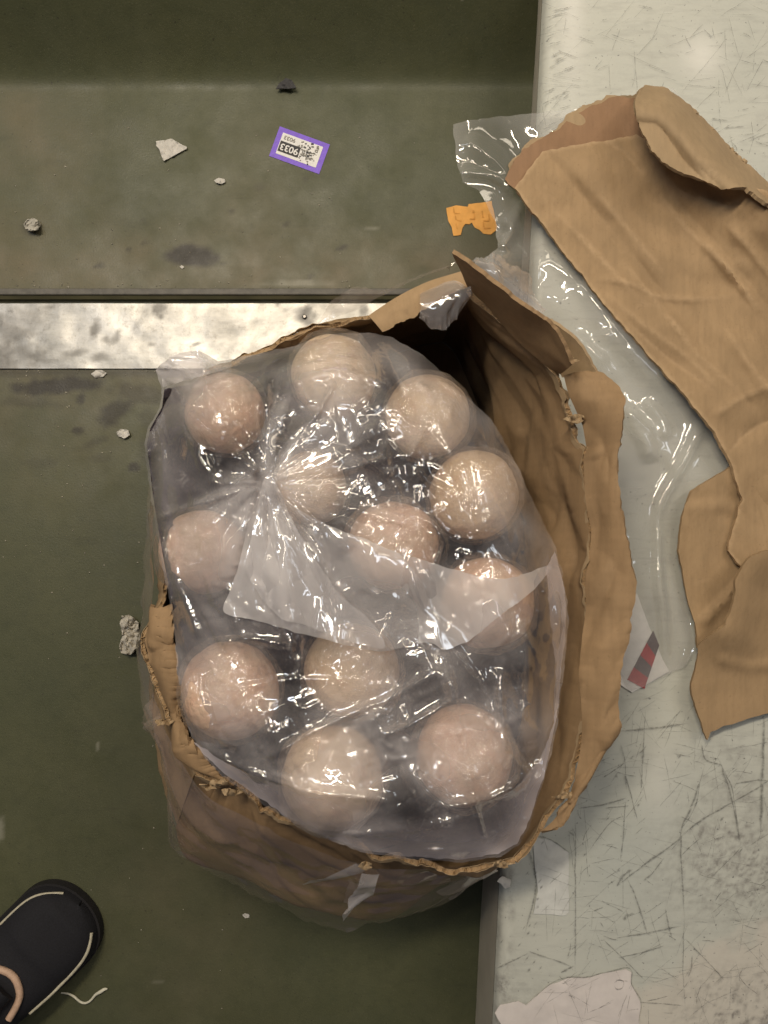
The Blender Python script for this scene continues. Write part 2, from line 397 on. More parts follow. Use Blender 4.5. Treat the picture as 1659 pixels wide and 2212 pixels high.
M['liner'] = _n.done(_n.pbsdf(_n.mix(_n.noise(14, 4), (.016, .012, .018), (.05, .04, .048)), .3, 0, _b, .4))

# ------------------------------------------------------------------ setting: floor
def grid_obj(name, xs, ys, zf, mat, attrs, parent=None, plane_z=0.0):
    X, Y = np.meshgrid(xs, ys); nx, ny = len(xs), len(ys)
    Z = zf(X, Y) if callable(zf) else np.full(X.shape, zf)
    V = np.stack([X, Y, Z], -1).reshape(-1, 3)
    i = np.arange(nx*ny).reshape(ny, nx)
    F = np.stack([i[:-1, :-1], i[:-1, 1:], i[1:, 1:], i[1:, :-1]], -1).reshape(-1, 4)
    me = mesh(name, V, F)
    # marks are laid out where they lie on the surface, in the measuring units of that height
    d = H-plane_z; ux = X.ravel()*FP/d+CX; uy = -Y.ravel()*FP/d+CY
    for k, fn in attrs.items():
        a = me.attributes.new(k, 'FLOAT', 'POINT'); a.data.foreach_set('value', np.clip(fn(ux, uy), 0, 1).astype(np.float32))
    return link(name, me, mat, parent)
yy = lambda y, z=0.0: -(y-CY)*(H-z)/FP
xx = lambda x, z=0.0: (x-CX)*(H-z)/FP
def floor_z(X, Y):
    z = 0*X
    y0 = yy(196)                                   # slope added so the far band of floor falls into shade
    t = np.maximum(0, Y-y0)
    z = z + np.where(t > 0, 1.45*(np.sqrt(t*t+.03**2)-.03), 0)
    a, b = yy(657), yy(638)                        # open joint above the metal strip
    z = np.where((Y > a) & (Y < b), -.02, z)
    return z
def f_grime(x, y):
    g = .95*np.exp(-((y-590)/95)**2)*(y < 760) + .9*np.exp(-np.maximum(0, y-800)/170)*(y >= 760)*np.exp(-np.maximum(0, x-200)/420)
    g += .75*np.exp(-((x-60)/150)**2-((y-300)/190)**2) + .35*np.exp(-((x-420)/200)**2-((y-1950)/420)**2)
    g += .35*np.exp(-((x-560)/90)**2-((y-420)/160)**2)
    return g*(.8+.3*fbm(x/60, y/60, 0, 3, 5))*np.clip((y-170)/30, 0, 1)
def f_stain(x, y):
    s = 1.0*blob(x, y, 414, 553, 55, 24, 3, .35, 1, .14)
    for (a, b, c, d_, e, g) in [(545, 490, 6, 4, 0, .6), (500, 457, 7, 5, 0, .5), (310, 477, 9, 4, 15, .45), (738, 536, 11, 5, -15, .75), (212, 575, 12, 5, -10, .6),
            (312, 525, 8, 5, -20, .4), (278, 540, 6, 4, 0, .6), (670, 597, 9, 6, -40, .5), (620, 485, 9, 5, -15, .5), (560, 405, 13, 8, 0, .3), (480, 568, 8, 3, 0, .5),
            (660, 388, 5, 4, 0, .5), (120, 834, 100, 18, -4, .95), (250, 890, 44, 20, -30, .8), (175, 862, 8, 12, 20, .8), (168, 930, 12, 8, 0, .8), (290, 1010, 14, 10, 10, .85), (300, 850, 60, 20, 10, .5), (60, 870, 70, 12, 4, .35), (330, 980, 30, 40, 0, .4),
            (85, 1000, 40, 10, 0, .25), (215, 990, 25, 10, 0, .3), (70, 490, 26, 17, 0, .35), (320, 905, 20, 26, 0, .35), (205, 955, 30, 8, -20, .4)]:
        s = np.maximum(s, g*blob(x, y, a, b, c, d_, e, .6, int(a)))
    s = np.maximum(s, .75*np.exp(-((y-632)/7)**2)*(.5+.6*vn(x/40, y/10, 0, 3)))
    s = np.maximum(s, .6*np.exp(-((y-805)/9)**2))
    return s
def f_pale(x, y):
    s = .35*blob(x, y, 640, 612, 70, 5, 0, .8, 4)
    for (a, b, c, d_, e, g) in [(745, 58, 4, 9, -35, .6), (990, 75, 3, 3, 0, .8), (212, 1612, 4, 9, 0, .35), (3, 1790, 5, 30, 0, .4), (800, 492, 18, 3, 5, .3), (340, 2120, 12, 3, 0, .15), (395, 1410, 60, 40, 0, .0)]:
        s = np.maximum(s, g*blob(x, y, a, b, c, d_, e, .6, int(a)))
    return s
ys_ = np.unique(np.concatenate([np.linspace(-1.1, 1.25, 560), [yy(657)-1e-4, yy(657)+1e-4, yy(638)-1e-4, yy(638)+1e-4]]))
fl = grid_obj('floor', np.linspace(-1.1, 0.75, 440), ys_, floor_z, M['floor'], {'grime': f_grime, 'stain': f_stain, 'pale': f_pale})
tag(fl, kind='structure')

# metal strip across the floor joint
def strip_z(X, Y):
    return .004+.0008*fbm(X*30, Y*30, 0, 2, 3)
def ms_stain(x, y):
    s = 0*x
    for (a, b, c, d_, e, g) in [(-10, 755, 75, 26, 12, .95), (20, 715, 45, 30, 0, .6), (60, 690, 30, 22, 0, .4), (208, 710, 8, 14, 10, .8), (343, 668, 12, 12, 0, .7), (350, 685, 6, 6, 0, .8),
            (232, 735, 6, 5, 0, .6), (255, 727, 5, 14, 25, .6), (165, 765, 24, 8, -15, .6), (215, 773, 14, 9, 0, .6), (656, 686, 24, 16, 0, 1.2), (598, 658, 4, 6, 0, .8), (785, 670, 6, 12, 0, .6),
            (425, 745, 8, 4, -20, .6), (110, 665, 12, 6, 0, .5), (330, 745, 5, 4, 0, .6), (470, 700, 40, 25, 0, .15)]:
        s = np.maximum(s, .55*g*blob(x, y, a, b, c, d_, e, 1.1, int(abs(a)), .5))
    return s
strip = empty('metal_strip', (0, yy(727), 0))
tag(strip, 'long stained galvanised metal strip crossing the green floor', 'metal strip')
sp = grid_obj('plate', np.linspace(-1.1, xx(1040), 240), np.linspace(yy(797), yy(657), 60), strip_z, M['metal'], {'stain': ms_stain}, strip)
solid(sp, .003, -1)
def box_mesh(name, x0, x1, y0, y1, z0, z1):
    V = [(x, y, z) for x in (x0, x1) for y in (y0, y1) for z in (z0, z1)]
    F = [(0, 1, 3, 2), (4, 6, 7, 5), (0, 4, 5, 1), (2, 3, 7, 6), (0, 2, 6, 4), (1, 5, 7, 3)]
    return mesh(name, V, F)
def cyl(name, loc, r, h, mat, parent, seg=20, dome=.3):
    bm = bmesh.new(); bmesh.ops.create_cone(bm, cap_ends=True, segments=seg, radius1=r, radius2=r*.8, depth=h); me = bpy.data.meshes.new(name); bm.to_mesh(me); bm.free()
    me.transform(__import__('mathutils').Matrix.Translation(loc)); o = link(name, me, mat, parent, False); bev(o, h*.3); return o
x_, y_, _ = P(658, 684, .0055); cyl('bolt', (x_, y_, .0058), .0035, .003, M['bolt'], strip)
rail = link('joint_rail', box_mesh('joint_rail', -1.1, xx(1000), yy(638), yy(624), -.002, .0035), M['rubber'], None, False); bev(rail, .0015)
tag(rail, 'narrow dark rubber rail along the upper side of the metal strip', 'rail')

# ------------------------------------------------------------------ table
TE = lambda y: 1176+(1068-1176)*y/2212          # table edge (at table height)
tbl = empty('work_table', (xx(1400, ZT), 0, 0))
tag(tbl, 'scratched white painted metal table top beside the box', 'table')
ys_t = np.linspace(yy(2600, ZT), yy(-400, ZT), 420); us = np.concatenate([np.linspace(0, .03, 14), np.linspace(.034, .62, 230)])
U, Y = np.meshgrid(us, ys_t)
edgex = (TE(CY-Y*FP/(H-ZT))-CX)*(H-ZT)/FP
R = .016
X = edgex+U; Z = np.where(U < R, ZT-R+np.sqrt(np.maximum(0, R*R-(R-U)**2)), ZT)+.0006*fbm(X*9, Y*9, 0, 3, 8)
def grid_faces(ny, nx):
    i = np.arange(nx*ny).reshape(ny, nx)
    return np.stack([i[:-1, :-1], i[:-1, 1:], i[1:, 1:], i[1:, :-1]], -1).reshape(-1, 4)
me = mesh('table_top', np.stack([X, Y, Z], -1).reshape(-1, 3), grid_faces(*X.shape))
ux = X.ravel()*FP/(H-ZT)+CX; uy = CY-Y.ravel()*FP/(H-ZT)
def t_grime(x, y):
    e = x-TE(y)
    g = .75*np.exp(-((e-14)/22)**2)*np.clip((y-1750)/150, 0, 1)*(.6+.6*fbm(x/14, y/30, 0, 3, 2))
    g += .85*np.exp(-((x-(1560+.02*y))/150)**2)*np.exp(-((y-1870)/110)**2)*(.6+.8*fbm(x/9, y/6, 0, 3, 4))
    g += .8*np.clip((x-1420)/150, 0, 1)*np.clip((y-2060)/110, 0, 1)*(.4+.9*fbm(x/9, y/8, 0, 3, 6))
    g += .5*np.clip((y-1560)/60, 0, 1)*np.exp(-((x-1590)/90)**2)*(.4+.8*fbm(x/20, y/20, 0, 4, 9))*np.exp(-((y-1650)/150)**2)
    g += .35*np.exp(-((x-1140)/60)**2-((y-2180)/70)**2)
    return g
def t_warm_light(x, y): return np.clip((.62*(x-1230)+(y-2160))/55+.6*fbm(x/50, y/50, 0, 3, 3)-1.0, 0, 1)*.85+.5*np.exp(-((x-1420)/50)**2-((y-1670)/90)**2)*0
def t_cool_light(x, y): return np.exp(-((x-1330)/190)**2-((y-1800)/260)**2)
def t_pale(x, y): return .8*np.exp(-((x-1235)/28)**2)*np.clip(1-y/300, 0, 1)+.8*np.exp(-((x-1515)/45)**2-((y-120)/50)**2)+.35*np.exp(-((x-1420)/40)**2-((y-1680)/90)**2)
for k, fn in dict(grime=t_grime, warm_light=t_warm_light, cool_light=t_cool_light, pale=t_pale).items():
    a = me.attributes.new(k, 'FLOAT', 'POINT'); a.data.foreach_set('value', np.clip(fn(ux, uy), 0, 1).astype(np.float32))
link('table_top', me, M['table'], tbl)
# side skirt of the table
V = []
for yv in ys_t[::6]:
    ex = (TE(CY-yv*FP/(H-ZT))-CX)*(H-ZT)/FP
    dz_ = .05+.11*min(1, max(0, (.62-yv)/1.2)); V += [(ex-.0005, yv, ZT-R+.001), (ex-.001, yv, ZT-dz_*.6), (ex+.001, yv, max(.002, ZT-dz_))]
link('table_side', mesh('table_side', V, grid_faces(len(V)//3, 3)), M['tside'], tbl)

def ribbons(name, lines, mat, z, parent, wmul=1.0):
    V = []; F = []; A = []
    for (pts, wd) in lines:
        p = dens(pts, 7, 0, 0, False, len(pts) > 2); n = len(p)
        p = p + .9*np.stack([fbm(p[:, 0]/25, p[:, 1]/25, 0, 3, 1), fbm(p[:, 0]/25, p[:, 1]/25, 9, 3, 2)], -1)
        d = np.gradient(p, axis=0); nn = np.stack([-d[:, 1], d[:, 0]], -1); nn /= np.maximum(1e-6, np.linalg.norm(nn, axis=1))[:, None]
        t = np.linspace(0, 1, n); ww = wd*wmul*(.35+.65*np.clip(np.sin(np.pi*t)*2, 0, 1))*(1+.5*fbm(t*9, t*0+pts[0][0], 0, 2))
        b = len(V)
        for k in range(n):
            for q, f in ((-1, 0), (0, 1), (1, 0)):
                c = p[k]+nn[k]*ww[k]*q; V.append(P(c[0], c[1], z)); A.append(f*min(1, 6*min(t[k], 1-t[k])+.15))
        for k in range(n-1):
            for q in range(2):
                i = b+k*3+q; F.append((i, i+1, i+4, i+3))
    me = mesh(name, V, F); a = me.attributes.new('fade', 'FLOAT', 'POINT'); a.data.foreach_set('value', np.array(A, np.float32))
    o = link(name, me, mat, parent); return o
B8 = lambda u, v: (981.3+u*.4085, 1534.3+v*.4085)
SL = [([(860, 930), (1000, 820), (1180, 690), (1200, 660)], 2.4), ([(1200, 660), (1340, 560), (1480, 480), (1659, 380)], 1.8), ([(900, 340), (930, 430), (970, 590)], 1.8), ([(1640, 0), (1632, 300), (1620, 660)], 2.8),
      ([(1400, 260), (1470, 480), (1520, 730)], 2), ([(1330, 280), (1250, 520), (1200, 640), (1205, 900), (1215, 1100)], 2), ([(660, 520), (800, 495), (910, 465)], 1.8), ([(850, 115), (1050, 95), (1240, 70)], 2),
      ([(1010, 0), (1000, 200), (985, 450)], 1.6), ([(915, 890), (970, 1020), (1020, 1180)], 2), ([(860, 935), (890, 880), (940, 840)], 3), ([(642, 560), (640, 900), (640, 1400)], 1.6), ([(850, 1205), (1020, 1180), (1200, 1140)], 1.8),
      ([(870, 1310), (1000, 1280), (1110, 1245)], 1.6), ([(1220, 1205), (1320, 1310), (1430, 1430)], 1.6), ([(790, 1215), (900, 1320), (1010, 1430)], 1.4), ([(1115, 1050), (1130, 1120), (1150, 1200)], 1.8), ([(905, 480), (895, 640), (880, 790)], 1.6),
      ([(390, 1275), (500, 1310), (620, 1355)], 1.8), ([(220, 1365), (300, 1330), (390, 1285)], 2), ([(560, 1392), (600, 1370), (635, 1350)], 2), ([(1215, 1100), (1210, 1350), (1222, 1570)], 1.2), ([(980, 1545), (1100, 1550), (1210, 1562)], 1.4),
      ([(1000, 905), (1050, 860), (1110, 780)], 2), ([(1310, 180), (1330, 260), (1420, 290)], 2), ([(880, 180), (900, 260), (910, 420)], 1.5), ([(1300, 370), (1270, 520), (1190, 640)], 1.4), ([(1480, 390), (1600, 370), (1659, 372)], 1.6),
      ([(1390, 250), (1470, 420), (1500, 640)], 1.1), ([(700, 760), (820, 600), (900, 560)], 1.0), ([(410, 665), (470, 672), (540, 700), (606, 752)], 1.6), ([(380, 690), (410, 800), (432, 900), (420, 1010), (372, 1185)], 2.2),
      ([(900, 1110), (915, 1085), (955, 1075)], 3), ([(770, 1120), (790, 1150)], 2), ([(730, 1065), (790, 1040)], 2), ([(850, 335), (862, 360)], 2), ([(600, 640), (640, 665)], 2)]
lines = [([B8(*p) for p in pts], wd) for pts, wd in SL]
for (u, v) in [(385, 1310), (420, 1330), (455, 1362), (395, 1375), (390, 1180), (420, 1190), (400, 1140), (430, 1130), (440, 1000), (460, 935), (430, 860), (450, 905), (390, 760), (400, 720), (440, 1040), (385, 860), (370, 1150), (345, 1240),
               (460, 632), (465, 700), (690, 765), (870, 845), (940, 250), (1190, 245), (1415, 575), (975, 498), (812, 572), (250, 1225), (1520, 740)]:
    a = B8(u-9, v+13); b = B8(u+9, v-13); lines.append(([a, b], 2.4))
rr = random.Random(4)
for k in range(110):
    x0 = rr.uniform(1190, 1660); y0 = rr.choice([rr.uniform(0, 430), rr.uniform(1500, 2212)]); L = rr.uniform(6, 60)**1.0; an = rr.choice([rr.gauss(-.75, .35), rr.gauss(.2, .4), rr.uniform(0, 3.14)])
    lines.append(([(x0, y0), (x0+L*.5*math.cos(an)+rr.uniform(-4, 4), y0+L*.5*math.sin(an)), (x0+L*math.cos(an), y0+L*math.sin(an))], rr.uniform(.5, 1.3)))
for k in range(420):  # fine hairline scratches
    x0 = rr.uniform(1150, 1660); y0 = rr.choice([rr.uniform(0, 430), rr.uniform(1480, 2212), rr.uniform(1480, 2212)]); L = rr.uniform(15, 110); an = rr.choice([rr.gauss(-.7, .25), rr.gauss(.1, .3), rr.gauss(1.5, .3)])
    lines.append(([(x0, y0), (x0+L*math.cos(an), y0+L*math.sin(an))], rr.uniform(.3, .6)))
for k in range(40):   # knife nicks along the rounded edge at the far end
    y0 = rr.uniform(0, 330); x0 = TE(y0)+rr.uniform(8, 60); lines.append(([(x0-rr.uniform(4, 14), y0+rr.uniform(2, 7)), (x0+rr.uniform(6, 18), y0-rr.uniform(2, 8))], rr.uniform(.8, 1.6)))
tag(ribbons('scratch_marks', lines, M['scratch'], ZT+.0022, tbl, 1.35), kind='stuff')

# tape and label pieces stuck on the table
zt = lambda dz, amp=0: (lambda x, y: ZT+dz+amp*fbm(x/30, y/30, 0, 3, 2))
tp = sheet('tape_patch', [B8(*p) for p in [(415, 672), (520, 690), (604, 752), (606, 1070), (590, 1084), (418, 1076), (440, 960), (430, 860)]], zt(.0014, .0004), M['tape'], 7, 1.2, None, .0005)
tag(tp, 'pale rectangle of tape on the table just below the box corner', 'tape')
tp = sheet('paper_label', [B8(*p) for p in [(300, 1760), (215, 1600), (245, 1560), (340, 1535), (380, 1560), (500, 1455), (600, 1415), (700, 1412), (800, 1388), (905, 1366), (938, 1385), (935, 1450), (985, 1540), (970, 1760)]], zt(.0014, .0006),
           plain('pink_white_paper', (.56, .52, .50), .6, 30, .10), 8, 1.5, None, .0006)
tag(tp, 'torn pinkish white label stuck on the table at the bottom edge', 'label')
ribbons('outline', [([B8(*p) for p in [(380, 1562), (500, 1453), (600, 1413), (700, 1410), (800, 1386), (905, 1364), (940, 1385), (937, 1450), (987, 1540), (972, 1659)]], 1.7), ([B8(*p) for p in [(845, 1440), (870, 1425), (895, 1440), (885, 1470), (860, 1475), (845, 1455)]], 1.5)], M['scratch'], ZT+.003, tp)
tp = sheet('paper_crumb', [B8(*p) for p in [(225, 905), (255, 880), (300, 895), (298, 935), (270, 948), (245, 920)]], zt(.002, .002), M['paper'], 4, 1.5, None, .001)
tag(tp, 'tiny white crumb of paper near the table edge below the box', 'paper scrap')

# ------------------------------------------------------------------ wrapped balls
BALLS = [(487, 893, 92, .262, 1), (722, 812, 97, .262, 0), (924, 900, 97, .262, 0), (1024, 1070, 103, .275, 0), (437, 1192, 98, .265, 1), (672, 1055, 84, .235, 0),
         (848, 1178, 103, .272, 1), (1052, 1302, 107, .285, 1), (498, 1490, 112, .300, 1), (760, 1447, 107, .285, 0), (718, 1678, 117, .318, 0), (1002, 1630, 113, .308, 1)]
LAB = ['pinkish wrapped ball nearest the bag\'s gathered ear at the top left', 'tan wrapped ball at the top middle of the bag', 'tan wrapped ball near the dark inside corner of the box', 'pale tan wrapped ball against the right side of the bag, upper of two',
       'pinkish wrapped ball half way down the left side of the bag', 'faint wrapped ball deep under the bag\'s gathered neck', 'pinkish wrapped ball in the middle, right of the bag\'s milky tail', 'pinkish wrapped ball under the right end of the bag\'s milky tail',
       'large pinkish wrapped ball at the lower left of the bag', 'greyish tan wrapped ball just below the edge of the milky tail', 'large bright tan wrapped ball at the bottom of the bag, left of two', 'large pinkish wrapped ball at the bottom right of the bag']
SPH = []
def ico(sub):
    bm = bmesh.new(); bmesh.ops.create_icosphere(bm, subdivisions=sub, radius=1.0)
    V = np.array([v.co[:] for v in bm.verts]); F = np.array([[v.index for v in f.verts] for f in bm.faces]); bm.free(); return V, F
iv, if_ = ico(6); cv, cf = ico(4)
wraps = []; cores = []
for k in range(4):
    o = k*13.7
    q = iv*2.3+o
    wx = iv+.16*np.stack([fbm(q[:, 0], q[:, 1], q[:, 2], 3, k), fbm(q[:, 1], q[:, 2], q[:, 0], 3, k+5), fbm(q[:, 2], q[:, 0], q[:, 1], 3, k+9)], -1)
    d = .020*ridged(wx[:, 0]*3.1+o, wx[:, 1]*3.1, wx[:, 2]*3.1, 4, k)+.012*fbm(wx[:, 0]*11, wx[:, 1]*11, wx[:, 2]*4+o, 3, k+3)
    nn_ = RNG.normal(size=(170, 3)); nn_ /= np.linalg.norm(nn_, axis=1)[:, None]; hh_ = RNG.uniform(.985, 1.05, 170)
    dt = iv@nn_.T; rad = np.where(dt > .25, hh_[None]/np.maximum(dt, .25), 9).min(1); d = np.clip(rad, .97, 1.10)-1.01
    for c_ in range(300):        # taut little pleats of the cling film
        a = RNG.normal(size=3); a /= np.linalg.norm(a); b = a+RNG.normal(size=3)*RNG.uniform(.12, .45); b /= np.linalg.norm(b)
        ab = b-a; L2 = ab@ab; t = np.clip(((iv-a)@ab)/L2, 0, 1); dd = np.linalg.norm(iv-a-t[:, None]*ab, axis=1); wd = RNG.uniform(.016, .040)
        d += RNG.choice([-1, 1, 1])*RNG.uniform(.25, .60)*wd*np.exp(-(dd/wd)**1.5)*np.clip(np.minimum(t, 1-t)*5, 0.0, 1)
    wraps.append(mesh('wrap', iv*(1.03+d)[:, None], if_))
    d = .060*fbm(cv[:, 0]*1.7+o, cv[:, 1]*1.7, cv[:, 2]*1.7, 3, k+40)
    cores.append(mesh('ball', cv*(.935+.5*d)[:, None], cf))
for me in wraps: me.materials.append(M['wrap']); me.polygons.foreach_set('use_smooth', [True]*len(me.polygons))
for me in cores: me.materials.append(M['ball']); me.polygons.foreach_set('use_smooth', [True]*len(me.polygons))
for k, (x, y, rp, z, pk) in enumerate(BALLS):
    r = rp*(H-z)/FP*1.01; c = P(x, y, z); SPH.append((*c, r))
    t = empty('wrapped_ball', c); tag(t, LAB[k], 'ball', 'cling film wrapped balls in the bag')
    for nm, lst in (('ball', cores), ('wrap', wraps)):
        o = bpy.data.objects.new(nm, lst[k % 4]); COL.objects.link(o); o.parent = t; o.scale = (r, r, r*.97)
        o.rotation_euler = (rr.uniform(0, 6), rr.uniform(0, 6), rr.uniform(0, 6))
        o.color = (.82, .50, .35, 1) if pk else (.80, .60, .38, 1)
SPH = np.array(SPH)

# ------------------------------------------------------------------ plastic bag
BAG = [(335, 800), (370, 770), (400, 760), (430, 757), (452, 768), (470, 780), (560, 765), (640, 745), (720, 722), (800, 718), (850, 730), (920, 770), (985, 835), (1060, 905), (1110, 990), (1150, 1080), (1200, 1180), (1220, 1260),
       (1228, 1340), (1217, 1450), (1205, 1560), (1178, 1680), (1140, 1790), (1120, 1825), (1080, 1850), (1000, 1862), (870, 1855), (780, 1840), (700, 1810), (620, 1770), (536, 1716), (462, 1662), (418, 1600), (394, 1535), (382, 1440), (372, 1330),
       (347, 1200), (327, 1080), (312, 960), (320, 925), (345, 880), (350, 840)]
def zrim(x, y): return .274+.062*np.clip((y-750)/1000, 0, 1)
LX, LY, KN = 829.5, 1106.0, (577, 1040)
def bag_rim(x, y):
    ear = np.exp(-((x-385)/70)**2-((y-775)/40)**2)
    return zrim(x, y)+.010*fbm(x/60, y/60, 0, 2, 77)+.03*ear
# the film settles over the balls like a membrane: relax its height on a grid, never below a ball
GS = 5.0; gx0, gy0 = 290, 700; GW, GH = 195, 240
gX, gY = np.meshgrid(gx0+GS*np.arange(GW), gy0+GS*np.arange(GH))
top = np.full(gX.shape, -1.0)
for (x, y, rp, z, pk) in BALLS:
    d = np.hypot(gX-x, gY-y)/(rp*1.08); r = rp*(H-z)/FP*1.12
    top = np.maximum(top, np.where(d < 1, z+r*np.sqrt(np.maximum(0, 1-d*d)), -1))
inb = inside(gX.ravel(), gY.ravel(), np.array(BAG)).reshape(gX.shape)
hb = bag_rim(gX, gY); hm = np.where(inb, .40, hb)
for it in range(420):
    p_ = np.pad(hm, 1, 'edge'); av = .25*(p_[:-2, 1:-1]+p_[2:, 1:-1]+p_[1:-1, :-2]+p_[1:-1, 2:])-.000045
    hm = np.where(inb, np.maximum(av, top), hb)
for _k in range(3):
    p_ = np.pad(hm, 1, 'edge'); hm = .4*hm+.15*(p_[:-2, 1:-1]+p_[2:, 1:-1]+p_[1:-1, :-2]+p_[1:-1, 2:])
def bag_z(x, y):
    u = np.clip((np.asarray(x)-gx0)/GS, 0, GW-1.001); v = np.clip((np.asarray(y)-gy0)/GS, 0, GH-1.001)
    a, b = v.astype(int), u.astype(int); fv, fu = v-a, u-b
    return (hm[a, b]*(1-fu)+hm[a, b+1]*fu)*(1-fv)+(hm[a+1, b]*(1-fu)+hm[a+1, b+1]*fu)*fv
rc = random.Random(21); FOLDS = []
for k in range(34):            # folds running out from the gathered neck
    a = rc.uniform(0, 2*math.pi); r0 = rc.uniform(14, 60); L = rc.uniform(60, 420)*(.6 if math.cos(a) < -.3 else 1); b = a+rc.gauss(0, .10)
    FOLDS.append(([(KN[0]+r0*math.cos(a), KN[1]+r0*math.sin(a)), (KN[0]+(r0+L*.5)*math.cos((a+b)/2+rc.gauss(0, .03)), KN[1]+(r0+L*.5)*math.sin((a+b)/2)), (KN[0]+(r0+L)*math.cos(b), KN[1]+(r0+L)*math.sin(b))], rc.uniform(5, 10), rc.uniform(.002, .0055)))
FOLDS += [([(955, 1400), (972, 1470), (990, 1560), (1012, 1660), (1030, 1760), (1058, 1850)], 7, .006), ([(770, 950), (800, 1000), (850, 1040), (868, 1110), (880, 1180)], 7, .005), ([(880, 1210), (905, 1290), (930, 1350), (958, 1400)], 7, .006),
          ([(425, 1600), (500, 1650), (600, 1690), (700, 1715), (790, 1722), (860, 1738)], 11, .008), ([(1195, 1195), (1208, 1300), (1206, 1420), (1195, 1560), (1165, 1700), (1130, 1800)], 8, .006), ([(1170, 1640), (1110, 1700), (1040, 1730), (950, 1745)], 9, .006),
          ([(600, 840), (680, 812), (760, 806), (850, 838)], 8, .006), ([(640, 800), (720, 775), (800, 780)], 7, .004), ([(930, 900), (900, 960), (880, 1000)], 6, .005), ([(905, 1010), (925, 1040), (970, 1062)], 6, .005), ([(830, 950), (835, 1000), (846, 1030)], 8, .007),
          ([(330, 900), (350, 960), (352, 1050), (345, 1130)], 6, .005), ([(345, 1180), (400, 1300), (430, 1380)], 7, .005), ([(470, 1390), (540, 1380), (640, 1400)], 7, .005), ([(540, 1660), (700, 1570), (860, 1500), (960, 1440)], 8, .005), ([(820, 1590), (900, 1560), (990, 1500)], 8, .007),
          ([(1090, 1420), (1080, 1500), (1090, 1600), (1075, 1700)], 7, .005), ([(1130, 1330), (1140, 1450), (1130, 1560)], 6, .005), ([(650, 1790), (760, 1800), (900, 1790), (1020, 1760)], 9, .005), ([(480, 1690), (600, 1775), (750, 1830), (900, 1845), (1060, 1835)], 8, .006),
          ([(880, 1110), (930, 1130), (960, 1180), (930, 1230)], 6, .005), ([(620, 760), (560, 800), (480, 820), (400, 850)], 7, .005), ([(350, 790), (420, 800), (480, 790), (560, 775)], 6, .006), ([(370, 775), (400, 770), (440, 765)], 5, .006)]
FOLDS = [(p_, wd*1.3, a_*1.6) for p_, wd, a_ in FOLDS]
for k in range(45):            # tension lines from ball to ball
    a_, b_ = rc.sample(BALLS, 2)
    if math.hypot(a_[0]-b_[0], a_[1]-b_[1]) > 330: continue
    p0 = (a_[0]+rc.uniform(-70, 70), a_[1]+rc.uniform(-70, 70)); p1 = (b_[0]+rc.uniform(-70, 70), b_[1]+rc.uniform(-70, 70))
    FOLDS.append(([p0, ((p0[0]+p1[0])/2+rc.uniform(-18, 18), (p0[1]+p1[1])/2+rc.uniform(-18, 18)), p1], rc.uniform(5, 9), rc.uniform(.002, .005)))
for k in range(110):           # short crinkles, stronger towards the sides of the bag
    x, y = rc.uniform(310, 1230), rc.uniform(715, 1860); a = rc.gauss(1.25, .8); L = rc.uniform(14, 70); q = rc.uniform(-.5, .5)
    sd = min(1.0, math.hypot((x-770)/460, (y-1290)/580)); 
    FOLDS.append(([(x, y), (x+L*.5*math.cos(a+q), y+L*.5*math.sin(a+q)), (x+L*math.cos(a), y+L*math.sin(a))], rc.uniform(3.5, 6.5), rc.uniform(.0010, .0030)*(.8+.9*sd)*rc.choice([1, 1, -1])))
ol = dens(BAG, 4.0, 2.0, 3)
V2, FB = cdt(ol, 4.4)
zb_ = bag_z(V2[:, 0], V2[:, 1])
zf_ = np.zeros(len(V2))
for p_, wd, a_ in FOLDS: crease(V2[:, 0], V2[:, 1], zf_, dens(p_, 14, 0, 0, False, True), wd, a_)
zf_ += facets(V2[:, 0], V2[:, 1], 60, .0055, 31, 1.7, 75)+facets(V2[:, 0], V2[:, 1], 28, .0030, 32, 3.0, 70)+facets(V2[:, 0], V2[:, 1], 18, .0010, 33, 2.2, -20)
eb = np.clip(seg_d(V2[:, 0], V2[:, 1], BAG+[BAG[0]])[0]/25, .25, 1)
XB = Pn(V2[:, 0], V2[:, 1], zb_+zf_*eb+.002)
bag = empty('plastic_bag', (0, -.06, .24))
tag(bag, 'clear crinkled plastic bag full of wrapped balls inside the torn box', 'plastic bag')
bf = link('bag_film', mesh('bag_film', XB, FB), M['bag'], bag)
def tail_z(x, y, lift=.004, amp=1.0, s=0):
    dx, dy = x-KN[0], y-KN[1]; r = np.hypot(dx, dy); th = np.arctan2(dy, dx)
    pl = np.abs(np.sin(th*6.0+.9*vn(th*3, r/160, 0, 5+s)+s))**.7*np.clip(r/120, 0, 1)*np.exp(-r/420)*.022
    sm_ = lambda q: np.clip(q, 0, 1)**2*(3-2*np.clip(q, 0, 1))
    ramp = .013*sm_((y-1090)/190)*np.exp(-((x-596-.12*(y-1150))/42)**2)+.012*sm_((y-1240)/150)*np.exp(-((x-728)/40)**2)
    return bag_z(x, y)+lift+ramp+amp*pl+.014*np.exp(-(r/45)**2)+facets(x, y, 70, .006, 40+s, 2.0, 70)+facets(x, y, 24, .0012, 50+s, 2.4, 60)
TAIL = [(572, 1032), (588, 1030), (625, 1085), (700, 1130), (790, 1165), (880, 1200), (1000, 1235), (1090, 1250), (1188, 1222), (1150, 1275), (1080, 1330), (1010, 1385), (958, 1402), (920, 1388), (825, 1407), (730, 1388), (640, 1366), (560, 1342), (484, 1322), (500, 1270), (522, 1200), (535, 1130), (556, 1070)]
o = sheet('tail_film', TAIL, lambda x, y: tail_z(x, y, .006), M['tail'], 5, 1.5, bag, 0, 5, True); o['label'] = 'milky flared tail of the bag lying over the balls'
